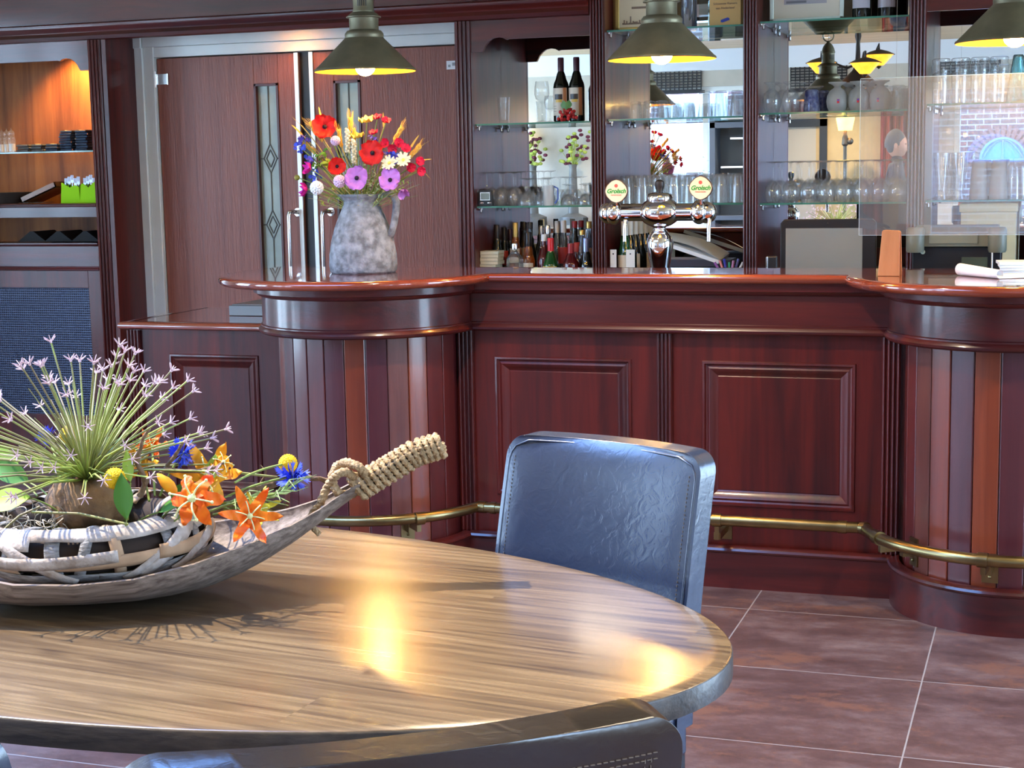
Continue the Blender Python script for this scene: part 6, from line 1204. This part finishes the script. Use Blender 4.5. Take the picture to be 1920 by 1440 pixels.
# tent card of light wood
OW = wood('light_beech', (.50, .21, .085), (.38, .14, .05), 'z', rough=.45, coat=.1, bump=.05, spec=.3)
p = at(1668, 517, 5.44); t = thing('table_stand', 'light orange wooden tent-shaped stand on the right bar end', 'stand', (at(1667, 515, 5.42).x, 5.42, 1.13))
ob('front_board', M().ext([(-.037, 0), (.034, 0), (.031, .148), (.025, .153), (-.022, .155), (-.027, .150)], 'y', -.004, .004, T=Matrix.Rotation(rad(-9), 4, 'X')), OW, t, bev=.002)
ob('rear_board', M().ext([(-.037, 0), (.034, 0), (.031, .148), (.025, .153), (-.022, .155), (-.027, .150)], 'y', -.004, .004, T=Matrix.Translation((.004, .05, 0)) @ Matrix.Rotation(rad(9), 4, 'X')), OW, t, bev=.002)
# curled papers on the bar
PW = P('white_paper', (.85, .86, .86), .6)
a_ = at(1800, 503, 5.47); b_ = at(1875, 518, 5.32); a_.z = b_.z = 1.13; o_ = a_.copy()
ax_ = (b_ - a_); ax_.z = 0; s_ = V((-ax_.y, ax_.x, 0)).normalized()
def curl(u_, v_):
    c = a_ + ax_ * u_ + V((0, 0, .021 - .006 * u_)); r = .020 - .006 * u_; a = -pi / 2 - 5.2 * v_; return c + s_ * (-r * cos(a)) * -1 + V((0, 0, r * sin(a))) - o_
def curl2(u_, v_): c = a_ + ax_ * (u_) * 1.0; return c + s_ * (-.0 - .2 * v_) * -1 + V((.12 * v_, 0, .0015 + .004 * v_ * (1 - v_))) - o_
mb = M(); mb.grid(curl, 6, 26); mb.grid(curl2, 6, 8); o = one('paper_roll', mb, PW, 'white paper curling into a roll on the bar top at right', 'paper', o_, fix=False); o.modifiers.new('s', 'SOLIDIFY').thickness = .0006
for i in range(4): one('notepad', M().box((-.1, -.07, 0), (.1, .07, .009)), P('pale_blue_pad', (.62, .75, .82), .5) if i == 0 else bpy.data.materials['pale_blue_pad'], 'pale blue notepad in the pile at the right photo edge, %s from the bottom' % ORD[i], 'notepad', (at(1935, 500, 5.62).x - .004 * i, 5.64, 1.13 + i * .0096), 'notepads on the bar', rz=.04 * i)
# monitor
Ym = 6.34; A_ = at(1463, 410, Ym); B_ = at(1643, 410, Ym); zb = at(1550, 507, Ym).z - .05; zt = at(1550, 411, Ym).z; cx = (A_.x + B_.x) / 2; w2 = (B_.x - A_.x) / 2
t = thing('monitor', 'black framed monitor with grey screen behind the bar, left of the wooden stand', 'monitor', (cx, Ym, .90))
ob('casing', M().ext([(-w2, zb - .9), (w2, zb - .9), (w2, zt - .915), (w2 - .015, zt - .9), (-w2 + .015, zt - .9), (-w2, zt - .915)], 'y', .0, .03), BLACK, t, bev=.004)
ob('screen', M().box((-w2 + .022, -.0015, zb - .87), (w2 - .052, .0, zt - .935)), P('screen_grey', (.22, .25, .25), .18, spec=.6), t); ob('camera_eye', M().lathe([(0, 0), (.004, 0), (.0, .002)], 10, T=Matrix.Translation((0, 0, zt - .917)) @ Matrix.Rotation(rad(90), 4, 'X')), BLACK, t)
ob('foot', M().box((-.1, .0, 0), (.1, .15, .015)).box((-.03, .03, .01), (.03, .06, zb - .85)), DGREY, t, bev=.003)
p = at(1448, 490, 6.2); t = thing('handset', 'black cordless handset with silver edge standing left of the monitor', 'phone', (p.x, 6.2, .90)); ob('phone_body', M().box((-.02, -.012, 0), (.02, .012, at(1448, 480, 6.2).z - .9)), BLACK, t, bev=.006); ob('silver_edge', M().box((-.022, -.013, .03), (-.015, -.0, at(1448, 481, 6.2).z - .9)), STEEL, t, bev=.002)
# till with two round hinge drums
Yp = 6.25; A_ = at(1700, 430, Yp); B_ = at(1888, 430, Yp); w2 = (B_.x - A_.x) / 2; cx = (A_.x + B_.x) / 2; z0 = at(1790, 503, Yp).z - .06 - .9; z1 = at(1790, 463, Yp).z - .9; z2 = at(1790, 428, Yp).z - .9
t = thing('till_terminal', 'grey till terminal seen from behind with two round hinges, right of the wooden stand', 'till', (cx, Yp, .90))
ob('base', M().box((-w2 + .02, .02, 0), (w2 - .02, .2, z1 + .0)), BLACK, t, bev=.004)
ob('upper_housing', M().ext([(0, z1), (.10, z1), (.12, z2 + .01), (.02, z2), (0, z2 - .015)], 'x', -w2 + .03, w2 - .03), OLIVE, t, bev=.004); ob('recess_panel', M().box((-.10, -.004, z1 + .012), (.08, .001, z2 - .022)), P('recess_tone', (.2, .21, .16), .4), t, bev=.002)
for s_ in (-1, 1): ob('hinge_drum', M().lathe([(0, z1 - .02), (.03, z1 - .02), (.034, z1 - .012), (.034, z2 - .005), (.028, z2 + .004), (0, z2 + .005)], 24, (s_ * (w2 - .033), -.006, 0)), OLIVE, t, ang=50)
ob('round_sticker', M().lathe([(0, 0), (.009, 0), (0, .001)], 14, T=Matrix.Translation((-w2 + .06, .0195, z1 - .02)) @ Matrix.Rotation(rad(90), 4, 'X')), P('pale_green_dot', (.5, .6, .5), .4), t)
ob('rating_plate', M().box((.02, .017, z1 - .085), (.115, .021, z1 - .04)), P('rating_plate', (.05, .07, .05), .4), t); ob('cable', M().tube([(w2 - .05, -.03, z1 - .02), (w2 - .05, -.03, .05), (w2 - .05, -.02, .0)], .003, 6), OFFW, t)
# cream carton in the right bay
A_ = at(1797, 400, 7.2); B_ = at(1908, 400, 7.2); t = thing('carton', 'cream cardboard carton with lid under the shelf in the far right bay', 'box', ((A_.x + B_.x) / 2, 7.27, .93)); w2 = (B_.x - A_.x) / 2
CARD = P('cream_card', (.62, .56, .34), .6, noise=.1); ob('carton_body', M().box((-w2 + .006, .004, 0), (w2 - .006, .2, .36)), CARD, t, bev=.003); ob('carton_lid', M().box((-w2, -.003, .35), (w2, .206, .388)), CARD, t, bev=.003)
# hanging acrylic screen
A_ = at(1614, 148, 5.7); Bz = at(1614, 441, 5.7).z; xR = .55
t = thing('acrylic_screen', 'large clear acrylic hygiene screen hanging over the right bar end', 'screen', ((A_.x + xR) / 2, 5.7, Bz)); o_ = t.location
ob('acrylic_sheet', M(o_).box((A_.x, 5.698, Bz), (xR, 5.702, A_.z)), ACRY, t)
E2 = P('acrylic_edge', (.62, .78, .85), .15, trans=.3, spec=.8); ob('sheet_edge', M(o_).box((A_.x - .0012, 5.6975, Bz), (A_.x, 5.7025, A_.z)).box((A_.x, 5.6975, A_.z), (xR, 5.7025, A_.z + .0014)).box((A_.x, 5.6975, Bz - .001), (xR, 5.7025, Bz)), E2, t)
for x in (A_.x + .12, .35): ob('hanging_wire', M(o_).tube([(x, 5.7, A_.z - .01), (x, 5.7, 2.43)], .0006, 4), STEEL, t)
# ---------------- things in the left wall cabinet ----------------
for i, px in enumerate((5, 14, 23)):
    p = (at(px, 280, 7.38 - .055 * i).x, 7.38 - .055 * i, 1.6405); lab = ['left', 'middle', 'right'][i] + ' of the three clear glass pepper mills at the far left cabinet shelf'
    if i == 0:
        m0 = thing('pepper_mill', lab, 'mill', p, 'glass mills in the left cabinet'); ob('mill_body', M().lathe([(0, 0), (.021, 0), (.021, .06), (.018, .066), (.021, .072), (.017, .082), (0, .083)], 16), GLASS, m0, ang=50); ob('mill_top', M().ell((0, 0, .098), .019, 14, 9).lathe([(.006, .114), (.0, .13)], 8), GLASS, m0, ang=60); ob('filling', M().lathe([(0, .004), (.017, .004), (.017, .045), (0, .045)], 12), P('salt_filling', (.75, .72, .66), .8), m0)
    else: dup(m0, p, label=lab)
NAP = P('navy_napkin', (.045, .075, .13), .8, noise=.3, nscale=40, bump=.4, bscale=80); NAPG = P('grey_napkin', (.12, .12, .12), .8, noise=.3); NCR = P('napkin_cream_edge', (.7, .6, .36), .7)
n0 = {}
for s_, (px, n_, w_, mt, top, who) in enumerate(((56, 3, .07, NAPG, 0, 'grey napkin in the low pile beside the mills'), (82, 3, .062, NAPG, 1, 'grey napkin in the second low pile'), (109, 3, .07, NAP, 1, 'navy napkin in the low pile left of the tall one'), (136, 8, .066, NAP, 1, 'navy napkin in the tall pile, left column'), (165, 8, .075, NAP, 1, 'navy napkin in the tall pile by the pilaster, right column'))):
    for i in range(n_):
        z_ = 1.6405 + i * .0135; p = (at(px, 280, 7.33).x + random.uniform(-.004, .004), 7.33 + random.uniform(-.005, .005), z_); lab = who + ', %s from the bottom' % ORD[i]; key = (mt.name, i == n_ - 1 and top)
        if key not in n0:
            mb = M().grid(lambda u_, v_: (w_ * (u_ - .5), -.06 + .12 * v_, .001 + .0015 * sin(u_ * 9 + v_ * 3)), 8, 5).grid(lambda u_, v_: (w_ * (u_ - .5), -.06 + .12 * v_, .0115 + .002 * sin(u_ * 7)), 8, 5, m=1 if key[1] else 0)
            mb.grid(lambda u_, v_: (w_ * (u_ - .5), -.06 - .004 * sin(pi * v_), .001 + .0105 * v_), 8, 5).grid(lambda u_, v_: (w_ * .5 + .003 * sin(pi * v_), -.06 + .12 * u_, .001 + .0105 * v_), 5, 5).grid(lambda u_, v_: (-w_ * .5 - .003 * sin(pi * v_), -.06 + .12 * u_, .001 + .0105 * v_), 5, 5)
            n0[key] = one('napkin', mb, [mt, NCR], lab, 'napkin', p, 'folded napkins in the left cabinet', fix=False)
        else: dup(n0[key], p, label=lab, rz=random.uniform(-.08, .08))
CUT = P('cutlery_steel', (.22, .23, .26), .3, 1); LIME = P('lime_felt', (.32, .72, .0), .8); 
for i, (px, w_) in enumerate(((131, .12), (166, .115))):
    p = V((at(px, 375, 7.26).x, 7.27, 1.366)); t = thing('cutlery_bag', ['left of two lime green bags holding cutlery in the cabinet', 'right of two lime green bags holding cutlery, against the pilaster'][i], 'bag', p, 'lime cutlery bags')
    pts = [(-w_ / 2, 0), (w_ / 2, 0), (w_ / 2 - .003, .085 + .035 * i), (w_ / 4, .095 + .01 * i), (0, .082), (-w_ / 3, .105), (-w_ / 2 + .01, .11 - .02 * i)]
    o = ob('bag_front', M().ext(pts, 'y', -.006, 0), LIME, t, bev=.002); ob('bag_rear', M().ext([(x, z_ * 1.04) for x, z_ in pts], 'y', .035, .041), LIME, t, bev=.002); ob('bag_base', M().box((-w_ / 2, 0, 0), (w_ / 2, .035, .004)), LIME, t)
    for k_ in range(5):
        f = thing('fork', 'steel fork sticking out of the %s lime bag, %s from left' % (['left', 'right'][i], ORD[k_]), 'fork', p + V((-w_ * .3 + w_ * .16 * k_, .018, .006)), 'cutlery in the lime bags'); h = .115 + .008 * (k_ % 3)
        ob('fork_handle', M().box((-.003, -.001, 0), (.003, .001, h - .03)), CUT, f)
        mb = M().box((-.009, -.001, h - .03), (.009, .001, h - .015))
        for q in range(4): mb.box((-.009 + q * .0053, -.001, h - .015), (-.0065 + q * .0053, .001, h + .01))
        ob('fork_tines', mb, CUT, f)
q = at(90, 372, 7.35); one('wooden_tray', M().box((-.12, -.09, 0), (.12, .09, .006)).box((-.12, -.09, 0), (.12, -.082, .03)).box((-.12, .082, 0), (.12, .09, .03)).box((-.12, -.09, 0), (-.112, .09, .03)).box((.112, -.09, 0), (.12, .09, .03)), wood('tray_wood', (.3, .12, .04), (.12, .045, .015), 'x', rough=.5), 'brown wooden tray tilted on the middle shelf of the left cabinet', 'tray', (q.x, 7.36, 1.41)).rotation_euler = (0, -.36, 0)
one('basket', M().lathe([(.12, 0), (.16, .06), (.15, .06), (.11, .006), (0, .006)], 20), P('dark_wicker', (.03, .02, .015), .7), 'dark low basket at the left photo edge on the cabinet middle shelf', 'basket', (at(18, 372, 7.36).x, 7.37, 1.366))
for i in range(6): 
    f = one('teaspoon', M().ell((0, 0, .004), (.012, .008, .003), 10, 6).tube([(.01, 0, .004), (.08, .0, .006)], .0015, 6), STEEL, 'small steel spoon lying at the shelf front between basket and tray, %s from left' % ORD[i], 'spoon', (at(38 + i * 7, 376, 7.24).x, 7.235 + .004 * (i % 2), 1.3665), 'spoons in the left cabinet', rz=.6 * (i % 3) - .4)
for i, px in enumerate((60, 110, 160)): one('menu_folder', M().ext([(-.09, 0), (.09, 0), (.01, .055), (-.01, .055)], 'y', 0, .2), P('menu_black', (.006, .006, .007), .7) if i == 0 else bpy.data.materials['menu_black'], 'black tented menu folder in the dark slot of the left cabinet, %s from left' % ORD[i], 'menu', (at(px, 450, 7.3).x, 7.3, 1.161), 'black menu folders')
